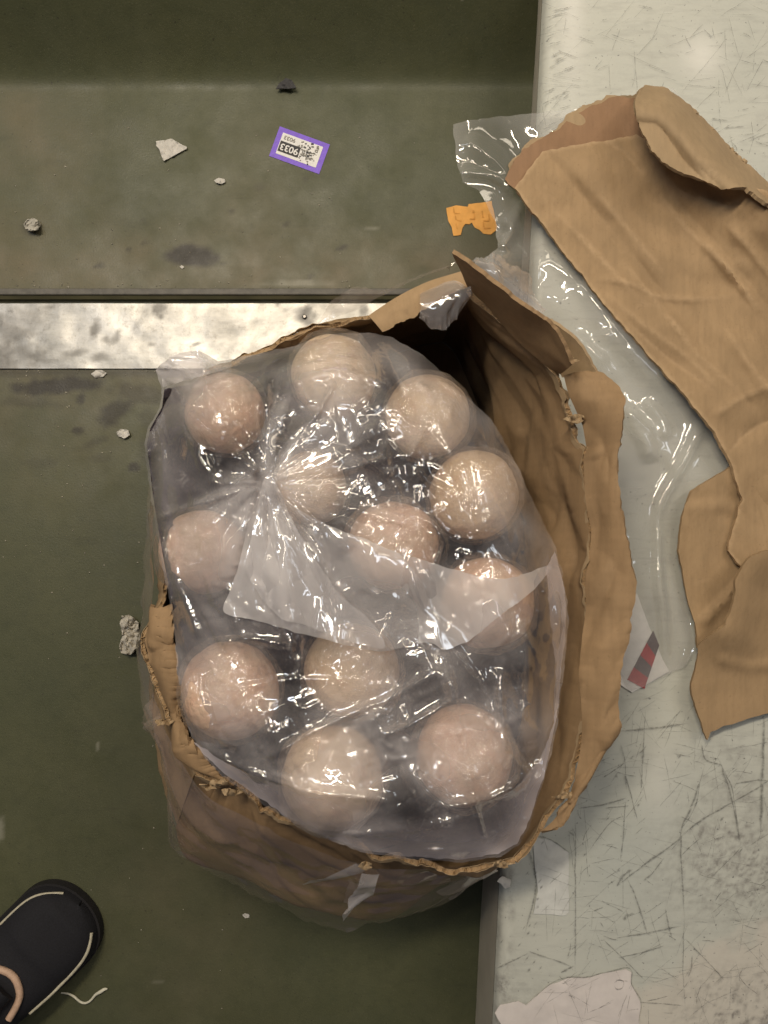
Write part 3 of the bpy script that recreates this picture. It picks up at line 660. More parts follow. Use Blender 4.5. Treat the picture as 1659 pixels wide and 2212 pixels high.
TAIL2 = [(570, 1036), (590, 1036), (640, 1140), (690, 1220), (740, 1290), (800, 1340), (830, 1400), (740, 1380), (660, 1350), (600, 1330), (535, 1240), (545, 1150), (560, 1080)]
sheet('tail_fold', TAIL2, lambda x, y: tail_z(x, y, .016, .8, 3), M['tail'], 5, 1.0, bag, 0, 8, True)
for k, lf in enumerate([[(572, 1040), (556, 990), (566, 925), (590, 872), (628, 848), (618, 900), (598, 950), (590, 1030)],
                        [(580, 1042), (596, 985), (630, 940), (668, 912), (712, 908), (706, 935), (672, 985), (630, 1020)],
                        [(566, 1046), (500, 1046), (430, 1080), (382, 1140), (368, 1220), (392, 1292), (450, 1305), (505, 1240), (540, 1130)],
                        [(586, 1036), (620, 990), (690, 952), (760, 968), (795, 1040), (775, 1110), (700, 1132), (630, 1090)]]):
    o = sheet('fold', lf, lambda x, y, k=k: tail_z(x, y, .010+.004*k, .4, k), M['fold'], 5, .8, bag, 0, k+20, True)
    q = np.array([v.co[:] for v in o.data.vertices]); a = o.data.attributes.new('fade', 'FLOAT', 'POINT')
    rk = np.hypot(q[:, 0]*FP/(H-q[:, 2])+CX-KN[0], CY-q[:, 1]*FP/(H-q[:, 2])-KN[1]); ed = seg_d(q[:, 0]*FP/(H-q[:, 2])+CX, CY-q[:, 1]*FP/(H-q[:, 2]), lf+[lf[0]])[0]
    a.data.foreach_set('value', (np.clip(1.15-rk/230, 0, 1)*np.clip(.25+ed/18, 0, 1)).astype(np.float32))
SIDE = [(420, 1604), (500, 1656), (600, 1694), (700, 1722), (790, 1732), (860, 1748), (950, 1752), (1040, 1736), (1110, 1706), (1168, 1640), (1196, 1560), (1200, 1440), (1188, 1330), (1180, 1230), (1198, 1190), (1218, 1270), (1224, 1345), (1213, 1450), (1201, 1560), (1174, 1680), (1135, 1790), (1116, 1822), (1078, 1845), (1000, 1857), (870, 1850), (780, 1835), (700, 1805), (620, 1765), (540, 1710), (466, 1656)]
def side_fade(o, full=8, gone=85):
    q = np.array([v.co[:] for v in o.data.vertices]); x, y = q[:, 0]*FP/(H-q[:, 2])+CX, CY-q[:, 1]*FP/(H-q[:, 2])
    d = seg_d(x, y, BAG+[BAG[0]])[0]; a = o.data.attributes.new('fade', 'FLOAT', 'POINT'); a.data.foreach_set('value', np.clip(1-(d-full)/(gone-full), 0, 1).astype(np.float32))
side_fade(sheet('side_film', SIDE, lambda x, y: bag_z(x, y)+.010+facets(x, y, 42, .0035, 12, 2.2, 20), M['side'], 5, 2.0, bag, 0, 9))
o = sheet('gathered_ear', [(336, 800), (352, 784), (370, 770), (400, 760), (430, 757), (452, 768), (470, 780), (500, 776), (500, 792), (440, 812), (390, 826), (352, 836), (350, 820)], lambda x, y: bag_z(x, y)+.012+facets(x, y, 15, .007, 8, 2, 10), M['bag'], 3.0, 1.5, bag, 0, 11)
o['label'] = 'crumpled corner of the bag poking over the metal strip'
# dark crinkled lining under the balls
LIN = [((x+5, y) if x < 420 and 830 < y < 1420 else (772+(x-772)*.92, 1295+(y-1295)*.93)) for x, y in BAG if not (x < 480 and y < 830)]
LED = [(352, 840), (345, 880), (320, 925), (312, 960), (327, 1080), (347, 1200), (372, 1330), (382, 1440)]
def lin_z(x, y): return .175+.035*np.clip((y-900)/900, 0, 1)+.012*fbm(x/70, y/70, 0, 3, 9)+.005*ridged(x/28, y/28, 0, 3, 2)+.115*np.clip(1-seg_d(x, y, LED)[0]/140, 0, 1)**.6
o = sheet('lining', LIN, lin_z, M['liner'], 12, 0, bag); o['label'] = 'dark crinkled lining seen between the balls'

# ------------------------------------------------------------------ cardboard box
box = empty('cardboard_box', (-.04, -.1, 0))
tag(box, 'torn open brown corrugated cardboard box with ragged edges leaning on the table', 'box')
# each row: rim (x, y, z) then middle ring (x, y) at z = .15
BACK = [((450, 800, .25), (470, 840)), ((560, 757, .262), (560, 800)), ((660, 727, .268), (655, 765)), ((740, 698, .272), (740, 735)), ((800, 684, .276), (800, 712)), ((860, 645, .28), (850, 690)), ((930, 612, .282), (915, 668)), ((1000, 592, .285), (985, 655))]
RIGHT = [((1000, 592, .285), (985, 655)), ((1020, 640, .285), (1015, 680)), ((1090, 705, .288), (1045, 740)), ((1175, 795, .292), (1082, 830)), ((1232, 880, .298), (1102, 930)), ((1255, 960, .30), (1106, 1020)), ((1262, 1080, .302), (1100, 1120)), ((1265, 1200, .305), (1094, 1230)),
         ((1260, 1340, .308), (1088, 1360)), ((1256, 1480, .312), (1080, 1490)), ((1258, 1610, .315), (1074, 1620)), ((1225, 1720, .312), (1066, 1720)), ((1165, 1800, .310), (1060, 1790)), ((1112, 1858, .312), (1052, 1845))]
FRONT = [((1112, 1858, .312), (1052, 1845)), ((1060, 1862, .314), (1040, 1858)), ((960, 1860, .316), (962, 1908)), ((870, 1850, .312), (870, 1960)), ((780, 1826, .308), (780, 1985)), ((700, 1790, .308), (690, 1978)), ((620, 1748, .306), (600, 1938)), ((540, 1705, .306), (500, 1890)), ((475, 1690, .308), (420, 1850)), ((425, 1668, .308), (382, 1790))]
LEFT = [((425, 1668, .308), (382, 1790)), ((388, 1615, .306), (370, 1700)), ((350, 1540, .302), (352, 1600)), ((334, 1450, .298), (372, 1500)), ((333, 1380, .294), (385, 1390)), ((352, 1310, .284), (392, 1310)), ((372, 1200, .258), (402, 1200)), ((378, 1050, .250), (412, 1060)), ((392, 930, .245), (425, 950)), ((418, 850, .245), (440, 880)), ((450, 800, .25), (470, 840))]
def crumple(X_, amp, s=0, sc=14):
    q = X_*sc
    return amp*(ridged(q[:, 0]+.4*fbm(q[:, 0]*.7, q[:, 1]*.7, q[:, 2]*.7, 2, s), q[:, 1], q[:, 2], 3, s)-.8)
def spline(pts, n):
    p = dens(pts, 1e9, 0, 0, False, True)  # catmull rom samples
    d = np.r_[0, np.cumsum(np.linalg.norm(np.diff(p, axis=0), axis=1))]
    t = np.linspace(0, d[-1], n); return np.stack([np.interp(t, d, p[:, k]) for k in range(p.shape[1])], -1)
CEN = np.array([-.045, -.11])
def wall(rows, name, mat, s, nu, nv=46, jit=.006, outer=True):
    rim = np.array([P(*r[0]) for r in rows]); midr = np.array([P(r[1][0], r[1][1], .15) for r in rows])
    C = spline(np.concatenate([rim, midr], 1), nu); rim, midr = C[:, :3], C[:, 3:]
    bot = midr.copy(); bot[:, :2] = CEN+(midr[:, :2]-CEN)*.965; bot[:, 2] = .004
    tt = np.linspace(0, 1, nv); L = []
    u = np.arange(nu)/nu; end = np.clip(np.minimum(u, 1-u)*12, 0, 1)
    tear = jit*end*fbm(u*nu/9, u*0+s, 0, 4, s)
    for t in tt:
        if t < .5: q = t/.5; X_ = bot*(1-q)+midr*q
        else:
            q = (t-.5)/.5; X_ = midr*(1-q)+rim*q
        L.append(X_)
    G = np.array(L)                                   # nv, nu, 3
    # smooth the kink at the middle ring
    for _ in range(10): G[1:-1] = .5*G[1:-1]+.25*(G[:-2]+G[2:])
    up = G[-1]-G[-4]; up /= np.linalg.norm(up, axis=1)[:, None]
    wgt = np.clip((tt-.8)/.2, 0, 1)[:, None, None]
    G = G+wgt*up[None]*tear[None, :, None]
    nrm = np.cross(np.gradient(G, axis=1), np.gradient(G, axis=0)); nrm /= np.maximum(1e-9, np.linalg.norm(nrm, axis=2))[..., None]
    am = end[None, :]*np.clip(tt*6, 0, 1)[:, None]
    al = np.r_[0, np.cumsum(np.linalg.norm(np.diff(midr, axis=0), axis=1))]*1800; A2, T2 = np.meshgrid(al, tt*.32*1800)
    cr = facets(A2, T2, 85, .0080, s+200, 1.8, 8)+facets(A2, T2, 36, .0032, s+210, 2.2, 20)
    cr = cr+.0012*vn(tt[:, None]*16+.6*vn(u[None, :]*5, tt[:, None]*0, 0, s), u[None, :]*2.2, 0, s+60)
    G = G+nrm*(am*cr)[..., None]
    me = mesh(name, G.reshape(-1, 3), grid_faces(nv, nu))
    o = link(name, me, mat, box); solid(o, .0045, 0)
    # exposed corrugation along the torn rim
    r = G[-1]; d = up; nn = nrm[-1]
    dl = np.r_[0, np.cumsum(np.linalg.norm(np.diff(r, axis=0), axis=1))]; m = int(dl[-1]/.0012)
    tq = np.linspace(0, dl[-1], m); I = lambda A: np.stack([np.interp(tq, dl, A[:, k]) for k in range(3)], -1)
    r, d, nn = I(r), I(d), I(nn); wv = .0021*np.sin(2*np.pi*tq/.0075); hgt = .0005+.002*np.clip(fbm(tq*90, tq*0, 0, 3, s), -.2, 1)
    Vq = np.concatenate([r+nn*wv[:, None]-d*.004, r+nn*wv[:, None]+d*hgt[:, None]])
    Fq = [(k, k+1, m+k+1, m+k) for k in range(m-1)]
    fo = link('torn_edge', mesh('torn_edge', Vq, Fq), M['flute'], box); solid(fo, .0006)
    # ragged paper liner standing along one side of the torn edge
    for sd in (-1, 1):
        hh = .001+.004*np.clip(fbm(tq*60, tq*0+sd, 0, 4, s+7), -.3, 1)
        off = nn*(sd*.0024)+nn*(sd*.0012*fbm(tq*50, tq*0, 0, 3, s+sd))[:, None]
        Vq = np.concatenate([r+nn*(sd*.0024)-d*.004, r+off+d*hh[:, None]])
        fo = link('torn_paper', mesh('torn_paper', Vq, Fq), M['card_pale'], box); solid(fo, .0005)
    return o
wall(BACK, 'wall', M['card'], 1, 200, 46, .004)
wall(RIGHT, 'wall', M['card_shade'], 2, 420, 84, .004)
wall(FRONT, 'wall', M['card_shade'], 3, 280, 70, .007)
wall(LEFT, 'wall', M['card'], 4, 300, 46, .006)
botpts = [P(r[1][0], r[1][1], .15) for r in BACK[:-1]+RIGHT[:-1]+FRONT[:-1]+LEFT[:-1]]
botpts = [tuple(CEN+(np.array(p[:2])-CEN)*.955) for p in botpts]
bo = link('bottom', mesh('bottom', [(*p, .006) for p in botpts], [list(range(len(botpts)))[::-1]]), M['card_shade'], box, False); solid(bo, .003, 0)

def flap(name, inner, outer, mat, s, nu=120, nv=16, jit=.003, amp=.002, bow=0.0, thick=.004, parent=box):
    """panel hinged on inner (x,y,z) line reaching to outer line"""
    A = spline(np.array([P(*p) for p in inner]), nu); Bq = spline(np.array([P(*p) for p in outer]), nu)
    t = np.linspace(0, 1, nv)[:, None, None]
    G = A[None]*(1-t)+Bq[None]*t; G[..., 2] += bow*np.sin(np.pi*t[..., 0])
    u = np.arange(nu)/nu
    dr = (Bq-A)/np.maximum(1e-6, np.linalg.norm(Bq-A, axis=1))[:, None]
    G = G+(np.clip(t-.5, 0, 1)*2)*dr[None]*(jit*(.6*fbm(u*9, u*0, 0, 2, s)+.5*fbm(u*nu/5, u*0, 0, 3, s+2)))[None, :, None]
    nrm = np.cross(np.gradient(G, axis=1), np.gradient(G, axis=0)); nrm /= np.maximum(1e-9, np.linalg.norm(nrm, axis=2))[..., None]
    if nrm[..., 2].mean() < 0: nrm = -nrm
    al = np.r_[0, np.cumsum(np.linalg.norm(np.diff(A, axis=0), axis=1))]*1800; wd_ = np.linalg.norm(Bq-A, axis=1).mean()*1800; A2, T2 = np.meshgrid(al, np.linspace(0, wd_, nv))
    G = G+nrm*(facets(A2, T2, 60, amp*.9, s+300, 1.6, 10)+facets(A2, T2, 24, amp*.35, s+310, 1.6, -10))[..., None]
    o = link(name, mesh(name, G.reshape(-1, 3), grid_faces(nv, nu)), mat, parent); solid(o, thick, 0); return o
# right lip folded out over the table
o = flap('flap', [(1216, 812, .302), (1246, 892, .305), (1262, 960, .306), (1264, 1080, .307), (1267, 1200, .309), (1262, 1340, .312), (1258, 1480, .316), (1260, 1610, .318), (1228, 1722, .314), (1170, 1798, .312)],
     [(1292, 797, .315), (1340, 846, .325), (1342, 930, .335), (1336, 1040, .335), (1358, 1170, .335), (1369, 1270, .335), (1350, 1400, .335), (1338, 1500, .335), (1336, 1575, .330), (1290, 1655, .322), (1232, 1740, .318)], M['card_shade'], 11, 260, 18, .003, .0055, .006)
# crushed left rim folded inwards
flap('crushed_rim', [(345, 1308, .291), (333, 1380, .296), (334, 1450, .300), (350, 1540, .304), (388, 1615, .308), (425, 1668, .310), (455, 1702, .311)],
     [(362, 1320, .296), (376, 1400, .304), (384, 1470, .309), (398, 1556, .314), (434, 1622, .318), (478, 1676, .320), (496, 1696, .318)], M['card_shade'], 12, 200, 14, .006, .010, .003)
# standing flap at the far right corner
o = flap('flap', [(1012, 618, .292), (1060, 668, .294), (1120, 735, .296), (1175, 785, .300), (1212, 806, .302)], [(978, 542, .372), (1060, 600, .374), (1130, 655, .372), (1195, 702, .362), (1240, 785, .345)], M['card_shade'], 13, 140, 18, .002, .0012, 0)
o['label'] = 'dark brown box flap standing up at the far corner'
flap('flap', [(1140, 700, .27), (1185, 750, .272), (1215, 815, .275)], [(1190, 690, .30), (1250, 738, .305), (1294, 812, .30)], M['card_pale'], 14, 60, 10, .001, .0008, .0)
# strip folded over the far wall
flap('flap', [(798, 686, .278), (860, 644, .283), (930, 610, .286), (995, 588, .288)], [(826, 716, .282), (880, 690, .288), (945, 655, .29), (1010, 622, .290)], M['card'], 15, 100, 10, .002, .0015, .003)
# loose torn bits on the left corner and the front rim
rr2 = random.Random(12)
for k, (x, y, z) in enumerate([(478, 1690, .326), (455, 1700, .322), (500, 1712, .326), (790, 1870, .325), (1085, 1868, .322), (1222, 1720, .32), (352, 1560, .312), (1245, 905, .312), (1225, 780, .32)]):
    pts = [(x+rr2.uniform(8, 24)*math.cos(a)*1.3, y+rr2.uniform(4, 11)*math.sin(a)) for a in np.linspace(0, 6.0, 9)]
    sheet('torn_shred', pts, lambda X_, Y_, z=z, k=k: z+.006*fbm(X_/9, Y_/9, k, 2, k), M['card_pale'], 4, 1.5, box, .0012, k)

# ------------------------------------------------------------------ stretch film round the box
sw = empty('stretch_wrap', (-.1, -.3, 0)); tag(sw, 'torn clear stretch film clinging round the outside of the box', 'plastic film')
def film_flap(name, a, b, s, nu=90, nv=26, jit=.01, amp=.006, mat=None, bow=0):
    return flap(name, a, b, mat or M['owrap'], s, nu, nv, jit, amp, bow, .0, sw) 
def nosolid(o):
    for m in list(o.modifiers): o.modifiers.remove(m)
    return o
nosolid(film_flap('film', [(322, 1500, .296), (340, 1560, .298), (382, 1640, .300), (440, 1720, .305), (540, 1765, .310), (640, 1818, .313), (760, 1860, .314), (880, 1880, .312), (980, 1880, .312), (1065, 1868, .312)],
          [(312, 1570, .20), (352, 1640, .19), (366, 1790, .17), (405, 1852, .16), (520, 1915, .15), (620, 1970, .14), (750, 2003, .13), (880, 1978, .13), (975, 1928, .14), (1070, 1858, .15)], 21, 240, 40, .012, .0045, None, .012))
nosolid(film_flap('film', [(345, 1000, .268), (340, 1150, .275), (330, 1300, .285), (326, 1400, .29), (330, 1500, .295)], [(322, 1010, .22), (318, 1150, .21), (300, 1300, .20), (293, 1400, .20), (315, 1570, .20)], 22, 90, 16, .012, .006))
nosolid(film_flap('torn_tail', [(766, 1872, .318), (790, 1880, .318), (806, 1878, .318)], [(648, 1925, .27), (700, 1915, .272), (742, 1905, .28)], 23, 30, 20, .006, .004, M['tail']))
nosolid(film_flap('torn_tail', [(782, 1880, .32), (800, 1882, .32), (820, 1880, .32)], [(735, 1990, .20), (770, 1950, .22), (796, 1935, .24)], 24, 30, 24, .006, .006, M['tail'], .02))
nosolid(film_flap('torn_tail', [(345, 1545, .303), (338, 1560, .302), (332, 1575, .30)], [(318, 1560, .28), (312, 1572, .277), (322, 1580, .275)], 25, 16, 10, .006, .002))
nosolid(film_flap('film', [(905, 632, .294), (940, 612, .298), (985, 598, .300), (1012, 615, .300)], [(905, 690, .296), (930, 712, .298), (975, 708, .302), (1012, 662, .300)], 26, 60, 30, .0025, .005, M['bag'], .014))
nosolid(film_flap('film', [(690, 706, .272), (745, 686, .276), (800, 662, .28), (880, 615, .284), (985, 575, .292)], [(722, 655, .262), (768, 632, .262), (820, 640, .27), (900, 602, .278), (992, 572, .290)], 27, 80, 16, .006, .004))
nosolid(film_flap('film', [(1012, 600, .30), (1060, 620, .292), (1110, 655, .28), (1160, 690, .26)], [(1020, 565, .285), (1075, 560, .26), (1130, 600, .24), (1190, 660, .22)], 28, 80, 24, .010, .010, M['bag'], .012))

# ------------------------------------------------------------------ film spread over the table
FILM = [(978, 268), (1040, 255), (1130, 247), (1240, 236), (1330, 232), (1400, 186), (1455, 190), (1490, 232), (1560, 300), (1640, 395), (1720, 470), (1720, 900), (1650, 1010), (1571, 1010), (1520, 1070), (1500, 1140), (1475, 1240), (1490, 1330), (1502, 1400), (1478, 1440), (1440, 1456), (1400, 1480), (1362, 1495), (1340, 1450), (1330, 1250),
        (1320, 1000), (1300, 860), (1230, 740), (1130, 640), (1060, 585), (1045, 560), (1075, 535), (1070, 480), (1035, 410), (1000, 395), (988, 360)]
CR = [([(1242, 725), (1262, 742), (1290, 770), (1318, 775)], 7, .010), ([(1345, 880), (1372, 920), (1398, 960), (1408, 1000)], 9, .014), ([(1390, 862), (1430, 910), (1440, 950)], 6, .010), ([(1330, 870), (1380, 905), (1420, 940)], 5, .007),
      ([(1520, 900), (1500, 950), (1470, 1010), (1430, 1080), (1415, 1140)], 6, .010), ([(1421, 1120), (1422, 1200), (1430, 1300), (1440, 1440)], 5, .011), ([(1080, 470), (1110, 500), (1075, 545)], 8, .010), ([(1000, 300), (1060, 340), (1130, 420)], 10, .008),
      ([(990, 370), (1060, 380), (1120, 420)], 6, .007), ([(1130, 430), (1100, 500), (1080, 540)], 6, .012), ([(1160, 620), (1250, 680), (1330, 740), (1420, 840)], 14, .010), ([(1170, 560), (1290, 660), (1400, 790), (1500, 890)], 16, .012), ([(1230, 720), (1280, 760), (1330, 830)], 10, .010),
      ([(1490, 235), (1570, 310), (1650, 400)], 8, .010), ([(1280, 735), (1310, 725), (1300, 750)], 5, .007), ([(1480, 1440), (1500, 1400), (1505, 1340)], 6, .006), ([(1520, 860), (1545, 900), (1560, 960)], 6, .008)]
rt = random.Random(5); TF = []
for k in range(14):
    x, y = rt.uniform(980, 1560), rt.uniform(240, 1450); a = rt.gauss(.9, .55); L = rt.uniform(60, 160)
    TF.append(([(x, y), (x+L*.5*math.cos(a+.15), y+L*.5*math.sin(a+.15)), (x+L*math.cos(a), y+L*math.sin(a))], rt.uniform(9, 16), rt.uniform(.001, .003)))
def film_z(x, y):
    e = np.clip((TE(y)+30-x)/200, 0, 1)
    z = ZT+.006+.012*e**1.0*0-.03*e*np.clip((x-960)/0.1, -1, 1)*0+.002*fbm(x/90, y/90, 0, 2, 31)+facets(x, y, 85, .0026, 75, 2.4, 48)
    for p, wd, a in CR: crease(x, y, z, dens(p, 14, 0, 0, False, True), wd*2.0, a*.9, 2)
    for p, wd, a in TF: crease(x, y, z, p, wd, a, 2)
    z = z+.055*np.exp(-((x-1075)/60)**2-((y-590)/50)**2)
    z = z+.012*np.clip((TE(y)-x)/150, 0, 1)
    return np.maximum(z, ZT+.003)
ts = sheet('plastic_sheet', FILM, film_z, M['tfilm'], 4.6, 1.5, None, 0, 41)
tag(ts, 'clear plastic sheet spread on the table under the torn cardboard', 'plastic sheet')

# red and dark striped label under the film
lb = empty('striped_label', P(1385, 1390, ZT)); tag(lb, 'white label with red and dark diagonal stripe beside the box', 'label')
sheet('label_paper', [(1362, 1285), (1376, 1282), (1405, 1360), (1432, 1425), (1445, 1450), (1366, 1496), (1340, 1480), (1345, 1350)], zt(.0016), M['white'], 12, .5, lb, .0004)
La, Lb, Ra, Rb = [np.array(q, float) for q in ((1411, 1362), (1355, 1468), (1424, 1394), (1392, 1488))]
for k in range(4):
    f0, f1 = k/4, (k+1)/4
    sheet('stripe', [tuple(La+(Lb-La)*f0), tuple(Ra+(Rb-Ra)*f0), tuple(Ra+(Rb-Ra)*f1), tuple(La+(Lb-La)*f1)], zt(.0026), M['darkband'] if k % 2 == 0 else M['red'], 8, 0, lb, .0003)

# ------------------------------------------------------------------ torn cardboard lid on the table
lid = empty('torn_cardboard', P(1450, 700, ZT)); tag(lid, 'large torn sheet of brown cardboard lying on the table over plastic', 'cardboard')
PLY = [(1093, 388), (1112, 350), (1132, 322), (1200, 285), (1225, 258), (1250, 240), (1310, 216), (1380, 210), (1440, 300), (1560, 400), (1560, 520), (1300, 520), (1150, 460)]
MAIN = [(1112, 408), (1140, 372), (1158, 348), (1170, 328), (1230, 318), (1300, 306), (1345, 300), (1375, 290), (1420, 318), (1500, 380), (1600, 400), (1740, 440), (1740, 1210), (1600, 1225), (1570, 1190), (1600, 1080), (1578, 1003), (1540, 930), (1490, 870), (1420, 790), (1330, 690), (1262, 602), (1200, 525), (1150, 460)]
LC = [([(1425, 420), (1480, 490), (1560, 570), (1659, 690)], 9, .006), ([(1519, 514), (1580, 590), (1640, 680)], 9, .006), ([(1570, 484), (1620, 540), (1700, 640)], 9, .007), ([(1340, 560), (1420, 660), (1500, 750)], 9, .004),
      ([(1283, 604), (1330, 606), (1373, 617), (1420, 640), (1493, 647), (1600, 640)], 7, .006), ([(1305, 634), (1400, 710), (1493, 780), (1560, 850)], 8, .004), ([(1440, 680), (1500, 760), (1600, 850)], 10, .005), ([(1540, 900), (1600, 860), (1700, 820)], 16, .008),
      ([(1570, 980), (1620, 930), (1700, 890)], 16, -.006), ([(1350, 690), (1450, 780), (1550, 850)], 8, -.003), ([(1240, 500), (1300, 560), (1380, 650)], 9, .003), ([(1180, 440), (1260, 520), (1330, 600)], 10, .002), ([(1290, 420), (1360, 500), (1440, 600)], 10, .0025), ([(1560, 700), (1620, 790), (1700, 880)], 9, .006), ([(1300, 306), (1345, 330), (1390, 380)], 9, -.004)]
def lid_z(x, y):
    z = ZT+.024+.006*fbm(x/160, y/160, 0, 3, 51)+.010*np.clip((y-600)/500, 0, 1)
    for p, wd, a in LC: crease(x, y, z, dens(p, 14, 0, 0, False, True), wd*1.1, a*.6, 1.1)
    sdst = ((x-1369)*.766-(y-317)*.643)    # the part beyond the long fold tips up towards the curl
    z = z+.00022*np.clip(sdst, 0, 130)*np.clip((900-y)/300, 0, 1)
    z = z+facets(x, y, 62, .0046, 71, 7.0, 51)+facets(x, y, 120, .0035, 76, 1.6, 20)+facets(x, y, 40, .0008, 72, 2.0, 48)
    return z
sheet('lower_ply', PLY, lambda x, y: lid_z(x, y)-.006-.006*np.clip((330-y)/120, 0, 1), M['card_ply'], 7, 4.5, lid, .002, 52, False, 3)
sheet('fibre_edge', [(1090, 384), (1108, 345), (1130, 316), (1198, 279), (1222, 252), (1248, 234), (1310, 210), (1380, 206), (1440, 300), (1300, 420), (1150, 440)], lambda x, y: lid_z(x, y)-.010-.006*np.clip((330-y)/120, 0, 1), M['card_pale'], 7, 4.5, lid, .001, 58, False, 3)
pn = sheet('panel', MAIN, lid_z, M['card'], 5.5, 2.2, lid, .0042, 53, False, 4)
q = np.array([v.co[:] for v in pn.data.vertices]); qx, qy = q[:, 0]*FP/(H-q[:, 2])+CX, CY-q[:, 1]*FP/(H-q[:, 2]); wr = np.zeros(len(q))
for p, wd, a in LC: crease(qx, qy, wr, dens(p, 14, 0, 0, False, True), 5, .35, 2)  # highlights along the creases, painted in as paler worn fibre
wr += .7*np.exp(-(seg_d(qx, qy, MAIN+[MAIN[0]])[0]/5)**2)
a = pn.data.attributes.new('wear_highlight', 'FLOAT', 'POINT'); a.data.foreach_set('value', np.clip(wr, 0, 1).astype(np.float32))
CURL = [(1372, 214), (1380, 198), (1392, 188), (1445, 194), (1480, 222), (1520, 262), (1580, 325), (1660, 400), (1740, 470), (1740, 520), (1655, 440), (1610, 408), (1560, 410), (1505, 388), (1455, 366), (1420, 340), (1395, 305), (1378, 268), (1368, 236)]
cl_o = [(1392, 188), (1445, 194), (1480, 222), (1520, 262), (1580, 325), (1660, 400), (1740, 470)]
def curl_z(x, y):
    d, t = seg_d(x, y, cl_o)
    return ZT+.028+.052*np.clip(np.sin(np.clip(d/75, 0, 1)*1.9), 0, 1)+facets(x, y, 36, .003, 73, 1.6, 40)
o = sheet('curled_edge', CURL, curl_z, M['card_pale'], 5, 3.5, lid, .004, 54, False, 3); o['label'] = 'pale torn edge curled back over the sheet'
# lower tongue and the raised flap over it
TONG = [(1580, 1005), (1545, 1028), (1492, 1060), (1478, 1090), (1468, 1140), (1465, 1190), (1475, 1250), (1485, 1300), (1500, 1345), (1506, 1400), (1560, 1400), (1740, 1380), (1740, 1000), (1650, 960)]
def tong_z(x, y): return lid_z(x, np.minimum(y, 1150))-.008-.012*np.clip((y-1010)/200, 0, 1)+ridge(x, y, [(1510, 1350), (1560, 1300), (1620, 1240)], 10, .006)+ridge(x, y, [(1480, 1100), (1560, 1090), (1659, 1130)], 14, .004)
sheet('panel', TONG, tong_z, M['card'], 9, 1.5, lid, .0042, 55, False, 5)
RAIS = [(1740, 1180), (1660, 1188), (1622, 1198), (1604, 1220), (1588, 1250), (1582, 1300), (1565, 1350), (1508, 1392), (1506, 1425), (1490, 1478), (1496, 1512), (1512, 1560), (1526, 1598), (1534, 1580), (1570, 1566), (1620, 1548), (1740, 1520)]
def rais_z(x, y):
    d, t = seg_d(x, y, [(1622, 1198), (1588, 1250), (1582, 1300), (1565, 1350)])
    return ZT+.016+.030*np.exp(-(d/70)**2)+.012*np.clip((1500-y)/300, 0, 1)+facets(x, y, 80, .004, 74, 1.6, 60)+ridge(x, y, [(1540, 1420), (1620, 1440), (1700, 1430)], 12, .003)
o = sheet('raised_flap', RAIS, rais_z, M['card'], 8, 1.8, lid, .0045, 56, False, 5)

# ------------------------------------------------------------------ bits and pieces on the floor
def flat_rect(name, c, L, W, ang, z, mat, parent, off=(0, 0), th=.0002):
    ca, sa = math.cos(ang), math.sin(ang)
    pts = [((c[0]+(off[0]+a)*ca-(off[1]+b)*sa), (c[1]+(off[0]+a)*sa+(off[1]+b)*ca), z) for a, b in ((-L/2, -W/2), (L/2, -W/2), (L/2, W/2), (-L/2, W/2))]
    o = link(name, mesh(name, pts, [(0, 1, 2, 3)]), mat, parent, False); solid(o, th, 1); return o
def text(name, s, loc, size, rot, mat, parent, sx=1.0):
    c = bpy.data.curves.new(name, 'FONT'); c.body = s; c.size = size; c.align_x = 'CENTER'; c.align_y = 'CENTER'; c.extrude = .0001; c.offset = size*.02
    t = bpy.data.objects.new(name, c); COL.objects.link(t); bpy.context.view_layer.update()
    me = bpy.data.meshes.new_from_object(t.evaluated_get(bpy.context.evaluated_depsgraph_get())); bpy.data.objects.remove(t)
    o = link(name, me, mat, None, False); o.location = loc; o.rotation_euler = (0, 0, rot); o.scale = (sx, 1, 1)
    bpy.context.view_layer.update(); o.parent = parent; o.matrix_parent_inverse = parent.matrix_basis.inverted(); return o
um = H/FP
sc_ = P(647, 325, 0); st = empty('number_sticker', (sc_[0], sc_[1], 0)); tag(st, 'purple bordered white sticker with number on the green floor', 'sticker')
an = math.radians(-20); L, W = 115*um, 68*um
flat_rect('border', sc_, L, W, an, .0006, M['purple'], st)
flat_rect('face', sc_, L*.80, W*.70, an, .0010, M['white'], st)
flat_rect('number_field', sc_, L*.40, W*.34, an, .0014, M['ink'], st, (-L*.185, -W*.085))
def off(c, a, b): return (c[0]+a*math.cos(an)-b*math.sin(an), c[1]+a*math.sin(an)+b*math.cos(an))
p = off(sc_, -L*.185, -W*.085); text('number', '9033', (*p, .0019), W*.29, an+math.pi, M['white'], st, 1.05)
p = off(sc_, -L*.24, W*.225); text('number', '9033', (*p, .0016), W*.17, an+math.pi, M['greyink'], st, 1.15)
p = off(sc_, L*.31, W*.19); text('letter', 'P', (*p, .0016), W*.22, an+math.pi, M['greyink'], st)
rs = random.Random(3)
for k in range(70):   # worn smudge over the right of the sticker
    a = rs.gauss(L*.17, L*.085); b = rs.gauss(-W*.02, W*.14)
    if abs(b) < W*.30 and a < L*.37: flat_rect('smudge', sc_, rs.uniform(1.5, 6)*um, rs.uniform(1.2, 4)*um, an+rs.uniform(-.5, .5), .0015+k*8e-6, M['greyink'] if k % 3 else M['ink'], st, (a, b), .00005)
og = empty('orange_sticker', P(1020, 472, 0)); tag(og, 'torn scrap of orange sticker on the floor by the plastic sheet', 'sticker')
